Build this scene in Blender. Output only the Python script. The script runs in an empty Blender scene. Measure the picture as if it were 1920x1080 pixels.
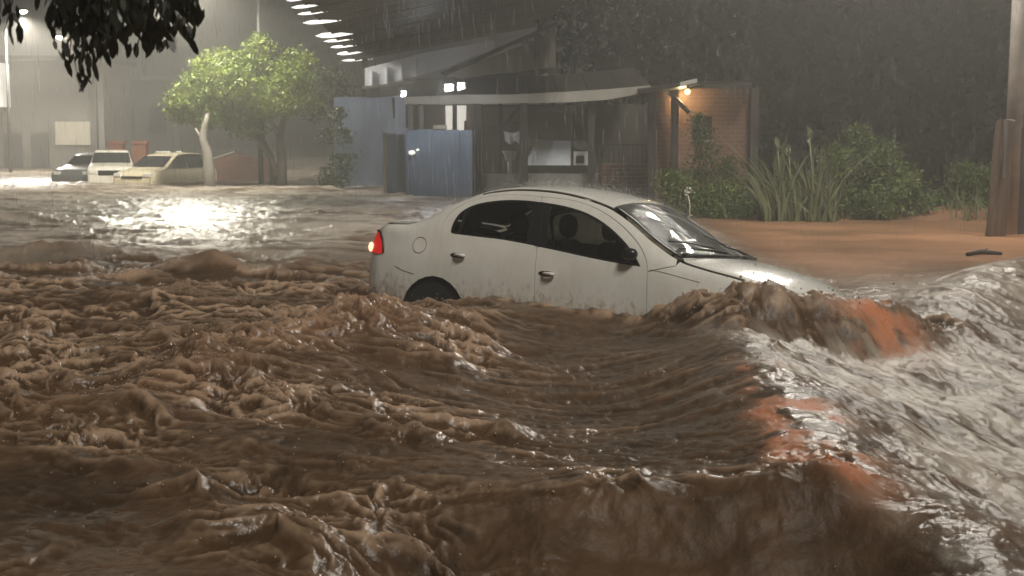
import bpy, math, random
import numpy as np
from mathutils import Vector, Matrix
from mathutils.geometry import delaunay_2d_cdt

random.seed(7)
rng = np.random.default_rng(11)
R = math.radians
scene = bpy.context.scene
C = scene.collection

# ------------------------------------------------------------------ camera
FPX, HOR, CAMH = 2640.0, 271.0, 1.4          # focal length in px of a 1920 frame, horizon row, height above water
PITCH = math.atan((540 - HOR) / FPX)
cam = bpy.data.cameras.new('camera')
cam.lens = 36.0 * FPX / 1920.0
cam.sensor_width = 36.0
cam.clip_start = 0.05
cam.clip_end = 1200
cam.dof.use_dof = True
cam.dof.focus_distance = 11.5
cam.dof.aperture_fstop = 6.3
camo = bpy.data.objects.new('camera', cam)
C.objects.link(camo)
camo.location = (0, 0, CAMH)
camo.rotation_euler = (math.pi / 2 - PITCH, 0, 0)
scene.camera = camo

# ------------------------------------------------------------------ night sky, weak key light, exposure
world = bpy.data.worlds.new('World')
scene.world = world
world.use_nodes = True
wn = world.node_tree
wn.nodes.clear()
wo = wn.nodes.new('ShaderNodeOutputWorld')
wb = wn.nodes.new('ShaderNodeBackground')
wb.inputs['Color'].default_value = (1.0, 0.96, 0.88, 1)
wb.inputs['Strength'].default_value = 0.005
wn.links.new(wb.outputs[0], wo.inputs['Surface'])

sun = bpy.data.lights.new('sun', 'SUN')
sun.energy = 2.5
LAMP_R = 2500                                        # watts of the lamp on the right-hand pole
sun.angle = R(14)
sun.color = (1.0, 0.95, 0.86)
suno = bpy.data.objects.new('sun', sun)
C.objects.link(suno)
SUN_TO = Vector((0.28, -0.52, 0.81)).normalized()       # towards the light: behind the camera, to the right
suno.rotation_euler = SUN_TO.to_track_quat('Z', 'Y').to_euler()

scene.view_settings.view_transform = 'Standard'
scene.view_settings.look = 'None'
scene.view_settings.exposure = 0.0
scene.view_settings.gamma = 1.0
scene.cycles.use_denoising = True
scene.cycles.max_bounces = 8
scene.cycles.volume_bounces = 0
scene.cycles.transparent_max_bounces = 16
scene.cycles.caustics_reflective = False
scene.cycles.caustics_refractive = False
scene.cycles.sample_clamp_indirect = 4.0

# ------------------------------------------------------------------ helpers
def at(px, py, Y):
    """point at distance Y on the ray through a pixel of the 1920x1080 photograph"""
    u = (px - 960) / FPX
    v = (540 - py) / FPX
    c, s = math.cos(PITCH), math.sin(PITCH)
    dy = c + v * s
    dz = -s + v * c
    return Vector((u / dy * Y, Y, CAMH + dz / dy * Y))

def tag(o, label=None, cat=None, group=None, kind=None):
    if label: o['label'] = label
    if cat: o['category'] = cat
    if group: o['group'] = group
    if kind: o['kind'] = kind
    return o

def thing(name, label, cat, loc=(0, 0, 0), rotz=0, group=None):
    o = bpy.data.objects.new(name, None)
    C.objects.link(o)
    o.location = loc
    o.rotation_euler = (0, 0, rotz)
    o.empty_display_size = 0.2
    return tag(o, label, cat, group)

def link(name, me, parent=None, m=None, world_space=True):
    o = bpy.data.objects.new(name, me)
    C.objects.link(o)
    if m is not None:
        me.materials.append(m)
    if parent is not None:
        o.parent = parent
        if world_space:
            o.matrix_parent_inverse = wmat(parent).inverted()
    return o

def wmat(o):
    m = Matrix.LocRotScale(o.location, o.rotation_euler, o.scale)
    if o.parent:
        m = wmat(o.parent) @ o.matrix_parent_inverse @ m
    return m

class MB:
    def __init__(self):
        self.v = []; self.f = []
    def add(self, vs, fs):
        n = len(self.v)
        self.v.extend([tuple(p) for p in vs])
        self.f.extend([tuple(i + n for i in q) for q in fs])
        return self
    def box(self, lo, hi):
        x0, y0, z0 = lo; x1, y1, z1 = hi
        return self.add([(x0,y0,z0),(x1,y0,z0),(x1,y1,z0),(x0,y1,z0),(x0,y0,z1),(x1,y0,z1),(x1,y1,z1),(x0,y1,z1)],
                        [(0,3,2,1),(4,5,6,7),(0,1,5,4),(1,2,6,5),(2,3,7,6),(3,0,4,7)])
    def hexa(self, front, back):
        """eight corners: front loop of 4, back loop of 4"""
        return self.add(list(front) + list(back), [(0,1,2,3),(7,6,5,4),(0,4,5,1),(1,5,6,2),(2,6,7,3),(3,7,4,0)])
    def prism(self, loop, d):
        n = len(loop); d = Vector(d)
        a = [Vector(p) for p in loop]; b = [p + d for p in a]
        fs = [tuple(range(n)), tuple(reversed(range(n, 2*n)))]
        fs += [(i, i + n, (i+1) % n + n, (i+1) % n) for i in range(n)]
        return self.add(a + b, fs)
    def tube(self, pts, rad, sides=6, cap=True):
        pts = [Vector(p) for p in pts]
        if not isinstance(rad, (list, tuple)): rad = [rad] * len(pts)
        base = len(self.v); prev = None
        for i, p in enumerate(pts):
            d = (pts[min(i+1, len(pts)-1)] - pts[max(i-1, 0)]).normalized()
            ref = prev if prev is not None else (Vector((1,0,0)) if abs(d.x) < .9 else Vector((0,1,0)))
            a = (ref - d * ref.dot(d)).normalized(); prev = a
            b = d.cross(a)
            for k in range(sides):
                t = 2*math.pi*k/sides
                self.v.append(tuple(p + (a*math.cos(t) + b*math.sin(t)) * rad[i]))
        for i in range(len(pts)-1):
            for k in range(sides):
                k2 = (k+1) % sides
                self.f.append((base+i*sides+k, base+i*sides+k2, base+(i+1)*sides+k2, base+(i+1)*sides+k))
        if cap:
            self.f.append(tuple(base + k for k in reversed(range(sides))))
            self.f.append(tuple(base + (len(pts)-1)*sides + k for k in range(sides)))
        return self
    def build(self, name, m, parent=None, smooth=False, bevel=0):
        me = bpy.data.meshes.new(name)
        me.from_pydata(self.v, [], self.f)
        if smooth:
            me.polygons.foreach_set('use_smooth', [True] * len(me.polygons))
        me.update()
        o = link(name, me, parent, m)
        if bevel:
            b = o.modifiers.new('bevel', 'BEVEL'); b.width = bevel; b.segments = 2; b.limit_method = 'ANGLE'
        return o

def pbox(px0, py0, px1, py1, Y, depth):
    a = at(px0, py1, Y); b = at(px1, py0, Y)
    return MB().box((a.x, Y, a.z), (b.x, Y + depth, b.z))

# ---- materials
def new_mat(name):
    m = bpy.data.materials.new(name); m.use_nodes = True
    nt = m.node_tree; nt.nodes.clear()
    out = nt.nodes.new('ShaderNodeOutputMaterial')
    p = nt.nodes.new('ShaderNodeBsdfPrincipled')
    nt.links.new(p.outputs[0], out.inputs['Surface'])
    return m, nt, p, out

def noise(nt, scale, detail=4, rough=.55, vec=None, dist=0):
    n = nt.nodes.new('ShaderNodeTexNoise')
    n.inputs['Scale'].default_value = scale; n.inputs['Detail'].default_value = detail
    n.inputs['Roughness'].default_value = rough; n.inputs['Distortion'].default_value = dist
    if vec is not None: nt.links.new(vec, n.inputs['Vector'])
    return n

def ramp(nt, src, stops):
    r = nt.nodes.new('ShaderNodeValToRGB')
    el = r.color_ramp.elements
    while len(el) < len(stops): el.new(.5)
    for e, (pos, col) in zip(el, stops):
        e.position = pos; e.color = (*col, 1) if len(col) == 3 else col
    nt.links.new(src, r.inputs[0])
    return r

def coords(nt, kind='Object', scale=(1, 1, 1)):
    t = nt.nodes.new('ShaderNodeTexCoord')
    mp = nt.nodes.new('ShaderNodeMapping'); mp.inputs['Scale'].default_value = scale
    nt.links.new(t.outputs[kind], mp.inputs['Vector'])
    return mp.outputs[0]

def mat(name, col, rough=.6, metal=0, var=.25, scale=3, bump=0, bscale=40, spec=.5, stretch=(1, 1, 1)):
    """plain paint or stone with blotchy wear"""
    m, nt, p, out = new_mat(name)
    v = coords(nt, 'Object', stretch)
    n = noise(nt, scale, 6, .6, v)
    lo = tuple(c * (1 - var) for c in col); hi = tuple(min(1, c * (1 + var)) for c in col)
    r = ramp(nt, n.outputs['Fac'], [(.3, lo), (.7, hi)])
    nt.links.new(r.outputs[0], p.inputs['Base Color'])
    p.inputs['Roughness'].default_value = rough; p.inputs['Metallic'].default_value = metal
    p.inputs['Specular IOR Level'].default_value = spec
    if bump:
        n2 = noise(nt, bscale, 4, .6, v)
        b = nt.nodes.new('ShaderNodeBump'); b.inputs['Strength'].default_value = bump; b.inputs['Distance'].default_value = .02
        nt.links.new(n2.outputs['Fac'], b.inputs['Height']); nt.links.new(b.outputs[0], p.inputs['Normal'])
    return m

def emit(name, col, strength):
    m, nt, p, out = new_mat(name)
    p.inputs['Base Color'].default_value = (*col, 1)
    p.inputs['Emission Color'].default_value = (*col, 1)
    p.inputs['Emission Strength'].default_value = strength
    return m

def glass(name, tint, rough=.02, drops=0, dscale=60, haze_sheen=0):
    """tinted pane: clear with a fresnel sheen"""
    m, nt, p, out = new_mat(name)
    nt.nodes.remove(p)
    tr = nt.nodes.new('ShaderNodeBsdfTransparent'); tr.inputs[0].default_value = (*tint, 1)
    gl = nt.nodes.new('ShaderNodeBsdfGlossy'); gl.inputs['Roughness'].default_value = rough
    fr = nt.nodes.new('ShaderNodeFresnel'); fr.inputs['IOR'].default_value = 1.5
    mx = nt.nodes.new('ShaderNodeMixShader')
    nt.links.new(fr.outputs[0], mx.inputs[0]); nt.links.new(tr.outputs[0], mx.inputs[1]); nt.links.new(gl.outputs[0], mx.inputs[2])
    nt.links.new(mx.outputs[0], out.inputs['Surface'])
    if haze_sheen:                                             # grey painted in for the haze the pane reflects
        df = nt.nodes.new('ShaderNodeBsdfDiffuse'); df.inputs[0].default_value = (.5, .5, .47, 1)
        m3 = nt.nodes.new('ShaderNodeMixShader'); m3.inputs[0].default_value = haze_sheen
        nt.links.new(mx.outputs[0], m3.inputs[1]); nt.links.new(df.outputs[0], m3.inputs[2]); nt.links.new(m3.outputs[0], out.inputs['Surface'])
    if drops:
        vo = nt.nodes.new('ShaderNodeTexVoronoi'); vo.inputs['Scale'].default_value = dscale
        nt.links.new(coords(nt), vo.inputs['Vector'])
        rr = ramp(nt, vo.outputs['Distance'], [(.0, (1,1,1)), (.42, (0,0,0))])
        b = nt.nodes.new('ShaderNodeBump'); b.inputs['Strength'].default_value = drops; b.inputs['Distance'].default_value = .006
        nt.links.new(rr.outputs[0], b.inputs['Height'])
        nt.links.new(b.outputs[0], gl.inputs['Normal']); nt.links.new(b.outputs[0], fr.inputs['Normal'])
    return m

def leafmat(name, lo, hi, scale=1.2):
    m, nt, p, out = new_mat(name)
    n = noise(nt, scale, 3, .6, coords(nt))
    r = ramp(nt, n.outputs['Fac'], [(.3, lo), (.7, hi)])
    nt.links.new(r.outputs[0], p.inputs['Base Color'])
    p.inputs['Roughness'].default_value = .45
    tl = nt.nodes.new('ShaderNodeBsdfTranslucent'); nt.links.new(r.outputs[0], tl.inputs[0])
    mx = nt.nodes.new('ShaderNodeMixShader'); mx.inputs[0].default_value = .3
    nt.links.new(p.outputs[0], mx.inputs[1]); nt.links.new(tl.outputs[0], mx.inputs[2])
    nt.links.new(mx.outputs[0], out.inputs['Surface'])
    return m

# ---- numpy gradient noise
_perm = rng.permutation(512)
_perm = np.concatenate([_perm, _perm, _perm])
_ga = rng.random(512) * 2 * np.pi
_gx, _gy = np.cos(_ga), np.sin(_ga)
def pn(x, y, seed=0):
    x = x + seed * 17.31; y = y + seed * 9.73
    xi = np.floor(x).astype(np.int64); yi = np.floor(y).astype(np.int64)
    xf = x - xi; yf = y - yi
    u = xf*xf*xf*(xf*(xf*6-15)+10); v = yf*yf*yf*(yf*(yf*6-15)+10)
    def g(ix, iy, dx, dy):
        h = _perm[_perm[ix & 511] + (iy & 511)] & 511
        return _gx[h]*dx + _gy[h]*dy
    a = g(xi, yi, xf, yf); b = g(xi+1, yi, xf-1, yf); c = g(xi, yi+1, xf, yf-1); d = g(xi+1, yi+1, xf-1, yf-1)
    return ((a + u*(b-a)) + v*((c + u*(d-c)) - (a + u*(b-a)))) * 1.5
def fbm(x, y, oct=4, seed=0, gain=.5, lac=2.03):
    t = 0; a = 1
    for i in range(oct):
        t = t + a * pn(x, y, seed + i); x = x*lac; y = y*lac; a *= gain
    return t
def ridged(x, y, oct=4, seed=0, gain=.5, lac=2.03):
    t = 0; a = 1
    for i in range(oct):
        t = t + a * (1 - 2*np.abs(pn(x, y, seed + i))); x = x*lac; y = y*lac; a *= gain
    return t
def sst(a, b, x):
    t = np.clip((x-a)/(b-a), 0, 1); return t*t*(3-2*t)

# ------------------------------------------------------------------ flood water
def ridge(X, Y, pts, sharp=2.0):
    """height of a crest that follows a polyline of (x, y, height, width left of it, width right of it)"""
    best = np.full(X.shape, -9.0)
    for (x0, y0, h0, l0, r0), (x1, y1, h1, l1, r1) in zip(pts[:-1], pts[1:]):
        dx, dy = x1-x0, y1-y0; L2 = dx*dx + dy*dy
        t = np.clip(((X-x0)*dx + (Y-y0)*dy) / L2, 0, 1)
        ex, ey = X-(x0+t*dx), Y-(y0+t*dy)
        d = np.hypot(ex, ey)
        side = (dx*ey - dy*ex) > 0
        w = np.where(side, l0+t*(l1-l0), r0+t*(r1-r0))
        v = (h0+t*(h1-h0)) * np.exp(-(d/w)**sharp)
        best = np.where(np.abs(v) > np.abs(best), v, best) if False else np.maximum(best, v)
    return np.maximum(best, 0)

def chop(u, v, oct=3, seed=0, gain=.5, lac=2.07):
    """sharp-crested, round-troughed ripples with zero mean"""
    t = 0; a = 1
    for i in range(oct):
        t = t + a*((1 - np.minimum(np.abs(pn(u, v, seed+i))*1.5, 1))**1.6 - .42); a *= gain
        u, v = u*lac + v*.3, v*lac - u*.3
    return t

def water(X, Y):
    wx = X + .22*fbm(X*.9, Y*.9, 3, 31); wy = Y + .22*fbm(X*.9, Y*.9, 3, 37)
    near = 1 - sst(10.5, 15, Y)
    h = np.zeros_like(X)
    # wave thrown up at the rear wheel, its crest running down towards the left foreground
    hump = ridge(wx, wy, [(-.62,11.15,.12,.3,.35), (-.90,10.85,.27,.45,.42), (-1.08,10.3,.28,.6,.45), (-1.40,9.4,.22,.7,.5), (-1.75,8.3,.17,.7,.45), (-2.2,7.2,.13,.7,.45), (-3.0,6.5,.07,.7,.5)], 1.5)
    # crest over the bonnet and the long crest running from it towards the camera
    bow = ridge(X + .08*fbm(X*2, Y*2, 3, 5), Y + .05*fbm(X*3, Y*2, 2, 4), [(.95,11.1,.06,.25,.25), (1.28,10.75,.22,.30,.35), (1.58,10.45,.30,.30,.36), (1.95,10.38,.39,.33,.36), (2.35,10.45,.40,.33,.36), (2.8,10.65,.31,.28,.34), (3.2,10.9,.12,.3,.4)], 2.0)
    spine = ridge(X + .06*fbm(X*2.5, Y*2.5, 3, 6), Y, [(1.50,4.0,.07,.35,.8), (1.36,4.9,.085,.36,.7), (1.24,5.7,.10,.42,.65), (1.38,7.0,.16,.40,.6), (1.42,8.3,.17,.42,.6), (1.50,9.6,.14,.45,.6), (1.7,10.2,.06,.45,.5)], 1.5)
    rside = ridge(X, Y, [(2.9,10.6,.0,.4,.5), (3.6,11.6,.11,.5,.5), (4.7,13.6,.26,.6,.9), (6.2,15.2,.30,.7,1.0)], 2)
    # foreground crest with a steep front
    fc = Y - (5.42 + .09*fbm(X*1.7, X*.3+4, 3, 8) + .04*np.sin(X*3+1))
    span = sst(-.85, -.25, X) * (1 - sst(1.15, 1.6, X))
    front = np.where(fc > 0, .055*np.exp(-(fc/.60)**2), .055 - .30*sst(-.08, .75, -fc)) * span
    trough = -.15*np.exp(-(((X-.35)/1.05)**2 + ((Y-8.6)/1.9)**2)**1.2)
    hole = -.10*np.exp(-(((X-2.7)/.9)**2 + ((Y-7.6)/2.6)**2))
    mound = ridge(wx*.4+X*.6, Y, [(-3.85,15.6,.08,.4,.4), (-3.28,15.3,.25,.34,.40), (-2.9,15.4,.11,.4,.5), (-2.1,15.8,.05,.5,.5)], 1.5)
    left = ridge(wx, wy, [(-8.5,17.0,.12,.5,.5), (-6.2,17.4,.16,.45,.45), (-4.6,17.8,.10,.4,.4), (-3.7,18.0,.04,.4,.4)], 2)
    left2 = ridge(wx, wy, [(-11,24,.22,.7,.7), (-9,24.5,.26,.7,.7), (-7.4,25.5,.08,.7,.7)], 2)
    left3 = ridge(wx, wy, [(-5.2,12.6,.08,.4,.4), (-3.6,12.1,.12,.35,.4), (-2.4,12.2,.06,.4,.4)], 2) + ridge(wx, wy, [(-4.2,9.6,.08,.4,.4), (-3.0,9.1,.13,.35,.4), (-2.3,9.2,.07,.35,.35)], 2)
    carside = np.exp(-(((X-.42)/.90)**2 + ((Y-11.5)/.8)**2)**2)
    h += hump + bow + spine + rside + front + trough + hole + mound + left + left2 + left3
    h += .125*carside - .09*sst(1.5, 2.5, X)*near
    # swell that spreads over the whole street
    far = sst(13, 18, Y)
    calm = sst(1.7, 3.2, X - .05*Y) * sst(12.8, 16, Y)            # sheltered water before the bank
    h += (.05*fbm(X*.28, Y*.42, 3, 41)*far + .042*chop(X*.65, Y*.85, 4, 44)*far) * (1 - .85*calm)
    h += .02*fbm(X*.16, Y*.2, 2, 47)*sst(20, 40, Y)
    # churned lumps on the left and around the crests, long streaks in the trough and on the right
    bowm = np.clip(bow/.15, 0, 1)
    smoothface = (.55*sst(-.8, -.3, X) + .45*sst(.15, .5, X))*(1-sst(1.15, 1.5, X))*sst(.08, -.10, fc)
    trm = np.exp(-(((X-.45)/.85)**2 + ((Y-8.5)/1.7)**2)**1.5)
    lump = np.clip(sst(.45, -.35, X + .2*fbm(X, Y, 2, 51)) + .9*np.exp(-((fc-.05)/.35)**2)*span + .8*bowm + .22, 0, 1.1)
    lump = lump * (1 - .7*far) * (1 - .9*carside) * (1 - .75*trm) * (1 - .55*smoothface)
    lump *= 1 - .7*sst(1.5, 2.2, X)*near*(1-bowm)
    lump *= .30 + .80*sst(-.45, .40, fbm(X*.75+.4*Y, Y*.8, 3, 57)) + .25*np.clip(hump/.2, 0, 1)
    # the current shears everything along it: long axis from upper left to lower right
    a1 = X + .16*fbm(X*1.6, Y*1.3, 3, 61) ; b1 = Y + .16*fbm(X*1.6, Y*1.3, 3, 67)
    u = (a1*.86 - b1*.50); v = (a1*.50 + b1*.86)
    tear = np.maximum(sst(-.15, .45, fbm(u*.9, v*1.1, 3, 73)), np.maximum(np.clip(bow/.14, 0, 1), np.clip(hump/.22, 0, .8)))
    h += np.minimum(lump*1.15, 1)*(.105*(1-.75*bowm)*chop(u*.55, v*1.05, 2, 71, .45)) + lump*(.034*chop(u*1.5, v*2.5, 3, 77, .5) + (.006+.021*tear)*chop(u*4.2, v*7.0, 3, 83, .6))
    pits = np.clip(fbm(u*2.6, v*3.4, 3, 88) - .22, 0, 1)
    h -= lump * .13 * np.minimum(pits, .4) * (.3+.7*tear)
    right = sst(1.35, 1.9, X)*near
    q1 = X + .08*fbm(X*1.5, Y*1.5, 2, 90)
    h += right * (.030*chop(q1*2.6 + Y*.35, Y*.75 - X*.2, 3, 91, .5) + .022*fbm(X*1.6, Y*.8, 2, 97))
    cv = Y - .25*(X-.5)**2 + .10*fbm(X*1.3, Y*1.3, 2, 3)
    h += trm * (.040*chop(X*.50, cv*1.9, 2, 101, .45) + .008*chop(X*1.6, cv*6.0, 3, 104, .55))
    h += smoothface * (.055*fbm(X*1.5, Y*2.2, 3, 163))
    h += (1-near) * .021*chop(X*1.05, Y*2.3, 3, 107, .5) * (1 - .45*calm)
    # water piled against the side of the car
    tcar = np.clip(((X+1.29)*3.18 + (Y-12.26)*(-2.07))/14.4, 0, 1); dcar = np.hypot(X-(-1.29+3.18*tcar), Y-(12.26-2.07*tcar))
    pile = np.exp(-(dcar/.11)**2)
    h += pile*(.022 + .030*fbm(X*5, Y*5, 3, 171))
    h += .004*fbm(X*16, Y*10, 3, 111)*(1-far)*(1-.8*carside)
    return h, lump, calm, right, spine, bow, hump, carside, smoothface, pile

def build_water():
    a = np.exp(np.arange(math.log(3.9), math.log(14.0), .0018))
    b = np.exp(np.arange(math.log(14.0), math.log(150.0), .0065))
    rows = np.concatenate([a, b]); cols = np.linspace(-1, 1, 1001)
    Y = np.repeat(rows[:, None], len(cols), 1)
    X = cols[None, :] * (.45*Y + .9)
    Y = Y + 0.0
    h, lump, calm, right, spine, bow, hump, carside, smoothface, pile = water(X, Y)
    # choppy sideways pull so that crests sharpen and lean
    k = .030 * np.clip(lump, 0, 1) * (1 - sst(12, 16, Y))
    dx = k*fbm(X*5, Y*4, 3, 121) ; dy = k*1.3*fbm(X*5, Y*4, 3, 127)
    gy = np.gradient(h, axis=0) / np.gradient(Y, axis=0)
    dy = dy - .05*np.clip(h, 0, .3)/.3*(1-sst(12, 16, Y))
    P = np.stack([X+dx, Y+dy, h], -1).reshape(-1, 3)
    nr, nc = X.shape
    idx = np.arange(nr*nc).reshape(nr, nc)
    q = np.stack([idx[:-1,:-1], idx[:-1,1:], idx[1:,1:], idx[1:,:-1]], -1).reshape(-1, 4)
    me = bpy.data.meshes.new('flood_water')
    me.vertices.add(len(P)); me.vertices.foreach_set('co', P.astype(np.float32).ravel())
    me.loops.add(q.size); me.loops.foreach_set('vertex_index', q.astype(np.int32).ravel())
    me.polygons.add(len(q)); me.polygons.foreach_set('loop_start', np.arange(0, q.size, 4, dtype=np.int32))
    me.polygons.foreach_set('use_smooth', np.ones(len(q), dtype=bool))
    me.update()
    # red mud by the bank, plus painted glow of backlit crests and turn signal
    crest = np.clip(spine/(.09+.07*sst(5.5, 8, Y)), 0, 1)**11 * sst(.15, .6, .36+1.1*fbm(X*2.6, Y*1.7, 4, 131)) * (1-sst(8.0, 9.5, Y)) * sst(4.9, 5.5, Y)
    signal_glow = np.exp(-(((X-2.72)/.26)**2 + ((Y-10.4)/.4)**2))*sst(.1, .6, .5+.8*fbm(X*4, Y*4, 2, 133))
    clay_and_glow = (1-.8*smoothface)*np.clip(.95*calm*(.75+.5*fbm(X*.4, Y*.5, 3, 137)) + .9*crest + 1.2*signal_glow + .22*np.clip(hump/.18, 0, 1)**2, 0, 1.2)
    at_ = me.attributes.new('clay_and_glow', 'FLOAT', 'POINT'); at_.data.foreach_set('value', clay_and_glow.astype(np.float32).ravel())
    def blur(A, n):
        for _ in range(n):
            A = (A + np.roll(A, 1, 0) + np.roll(A, -1, 0))/3; A = (A + np.roll(A, 1, 1) + np.roll(A, -1, 1))/3
        return A
    cur = (h - blur(h, 14))/.010
    fo = np.clip(.30 + .80*cur, 0, 1)**1.3*(.35 + .65*np.clip(lump, 0, 1))*(.45+.75*sst(-.35, .45, fbm(X*1.4, Y*1.0, 4, 141)))
    fo = np.clip(fo*(1-sst(14, 20, Y)*.7)*(1-.9*smoothface) + pile*sst(-.2, .5, fbm(X*6, Y*6, 3, 173))*.9, 0, 1)
    at2 = me.attributes.new('froth', 'FLOAT', 'POINT'); at2.data.foreach_set('value', fo.astype(np.float32).ravel())
    # white water and glare painted as streaks on right, fog sheen on far left
    near = 1 - sst(10.5, 15, Y)
    st = chop((X + .10*fbm(X*1.2, Y*1.2, 2, 151))*3.4 + Y*.75, Y*.7 - X*.25, 4, 153, .62)
    rr = sst(1.15, 2.1, X + .35*fbm(X*1.6, Y*1.6, 4, 157))*near
    foam_sheen = rr*np.clip(.36 + .95*st + .45*fbm(X*.9, Y*.6, 3, 159), 0, 1)*(1-np.clip(bow/.12, 0, 1)*.85)*sst(10.9, 9.8, Y)*(1-np.clip(crest*1.3, 0, 1))
    rs = np.exp(-(((X-4.6)/1.5)**2 + ((Y-13)/1.6)**2)); foam_sheen = foam_sheen + rs*np.clip(.5+.8*st, 0, 1)*.9
    fl = sst(15.5, 21, Y + 1.2*fbm(X*.4, Y*.4, 3, 181))*(1-sst(.0, .6, calm))*(1-sst(2, 4, X))  # pale colour put in for bright fog reflected on the far water
    foam_sheen = np.clip(foam_sheen + fl*np.clip(.50 + .9*chop(X*.45 + .2*fbm(X, Y, 2, 183), Y*1.0, 3, 185, .6) + .3*fbm(X*.2, Y*.25, 2, 187), .05, .9), 0, 1)
    for nm, arr in (('lip_glow', np.clip(.78*crest*(.6+.6*sst(-.4, .4, fbm(X*5, Y*4, 3, 191))) + 1.0*signal_glow, 0, 1)), ('foam_sheen', foam_sheen), ('soft', .35*np.clip(crest+signal_glow, 0, 1) + .30*smoothface - .11*np.exp(-(((X-1.0)/.5)**2 + ((Y-6.9)/1.4)**2)) + np.clip(.23 + .17*rr + .13*sst(13, 18, Y) + .06*(1-np.clip(lump, 0, 1))*(1-sst(13, 18, Y)), 0, 1))):
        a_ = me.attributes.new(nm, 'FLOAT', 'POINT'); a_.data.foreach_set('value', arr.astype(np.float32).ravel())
    return me

def water_mat():
    m, nt, p, out = new_mat('muddy_water')
    v = coords(nt)
    a1 = nt.nodes.new('ShaderNodeAttribute'); a1.attribute_name = 'clay_and_glow'
    a2 = nt.nodes.new('ShaderNodeAttribute'); a2.attribute_name = 'froth'
    n = noise(nt, 2.2, 6, .6, v, .6)
    r = ramp(nt, n.outputs['Fac'], [(.3, (.040, .023, .0115)), (.7, (.105, .061, .032))])
    mf = nt.nodes.new('ShaderNodeMix'); mf.data_type = 'RGBA'
    ml = nt.nodes.new('ShaderNodeMath'); ml.operation = 'MULTIPLY'; ml.inputs[1].default_value = .9
    nt.links.new(a2.outputs['Fac'], ml.inputs[0]); nt.links.new(ml.outputs[0], mf.inputs['Factor'])
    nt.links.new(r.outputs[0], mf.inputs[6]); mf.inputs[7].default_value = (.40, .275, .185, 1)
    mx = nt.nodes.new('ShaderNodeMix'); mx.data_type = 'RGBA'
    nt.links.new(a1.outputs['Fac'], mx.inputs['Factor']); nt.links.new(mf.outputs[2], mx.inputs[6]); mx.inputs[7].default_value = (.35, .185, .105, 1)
    a3 = nt.nodes.new('ShaderNodeAttribute'); a3.attribute_name = 'foam_sheen'
    a4 = nt.nodes.new('ShaderNodeAttribute'); a4.attribute_name = 'soft'
    mw = nt.nodes.new('ShaderNodeMix'); mw.data_type = 'RGBA'; mw.inputs[7].default_value = (.46, .405, .34, 1)
    nt.links.new(a3.outputs['Fac'], mw.inputs['Factor']); nt.links.new(mx.outputs[2], mw.inputs[6])
    a5 = nt.nodes.new('ShaderNodeAttribute'); a5.attribute_name = 'lip_glow'
    mk = nt.nodes.new('ShaderNodeMix'); mk.data_type = 'RGBA'; mk.inputs[7].default_value = (.50, .185, .09, 1)       # orange backlight of the crest and turn-signal glow, painted in
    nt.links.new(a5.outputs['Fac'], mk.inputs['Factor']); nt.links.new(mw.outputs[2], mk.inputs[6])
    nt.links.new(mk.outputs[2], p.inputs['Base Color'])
    nt.links.new(a4.outputs['Fac'], p.inputs['Roughness'])
    p.inputs['IOR'].default_value = 1.34
    # fine ripples
    n2 = noise(nt, 9, 5, .6, coords(nt, 'Object', (1, .8, 1)), .4)
    n3 = noise(nt, 34, 4, .6, v, .3)
    ad = nt.nodes.new('ShaderNodeMath'); ad.operation = 'MULTIPLY_ADD'; ad.inputs[1].default_value = .35
    nt.links.new(n3.outputs['Fac'], ad.inputs[0]); nt.links.new(n2.outputs['Fac'], ad.inputs[2])
    b = nt.nodes.new('ShaderNodeBump'); b.inputs['Strength'].default_value = .28; b.inputs['Distance'].default_value = .05
    nt.links.new(ad.outputs[0], b.inputs['Height']); nt.links.new(b.outputs[0], p.inputs['Normal'])
    return m

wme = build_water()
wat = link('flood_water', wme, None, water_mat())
tag(wat, 'churning brown flood water covering the street', 'water', kind='structure')

# ground under the flood and the bank beside it
def build_ground():
    xs = np.concatenate([np.linspace(-400, -30, 12), np.linspace(-24, 40, 110), np.linspace(50, 400, 12)])
    ys = np.concatenate([np.linspace(-30, 14, 8), np.linspace(15, 60, 110), np.linspace(70, 700, 16)])
    X, Y = np.meshgrid(xs, ys)
    edge = 25.2 - .035*(X-4)**2*sst(4, 12, X)*.5 + .5*fbm(X*.6, Y*.1, 3, 7)
    bank = sst(-.8, 1.6, Y-edge) * sst(3.0, 5.0, X)
    far = sst(60, 90, Y)
    Z = -.62 + .85*bank + .05*fbm(X*.9, Y*.9, 3, 9)*bank + .85*far*0 + .12*far
    me = bpy.data.meshes.new('ground')
    nr, nc = X.shape; idx = np.arange(nr*nc).reshape(nr, nc)
    q = np.stack([idx[:-1,:-1], idx[:-1,1:], idx[1:,1:], idx[1:,:-1]], -1).reshape(-1, 4)
    me.from_pydata(np.stack([X, Y, Z], -1).reshape(-1, 3).tolist(), [], q.tolist())
    me.polygons.foreach_set('use_smooth', [True]*len(q)); me.update()
    return me
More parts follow.
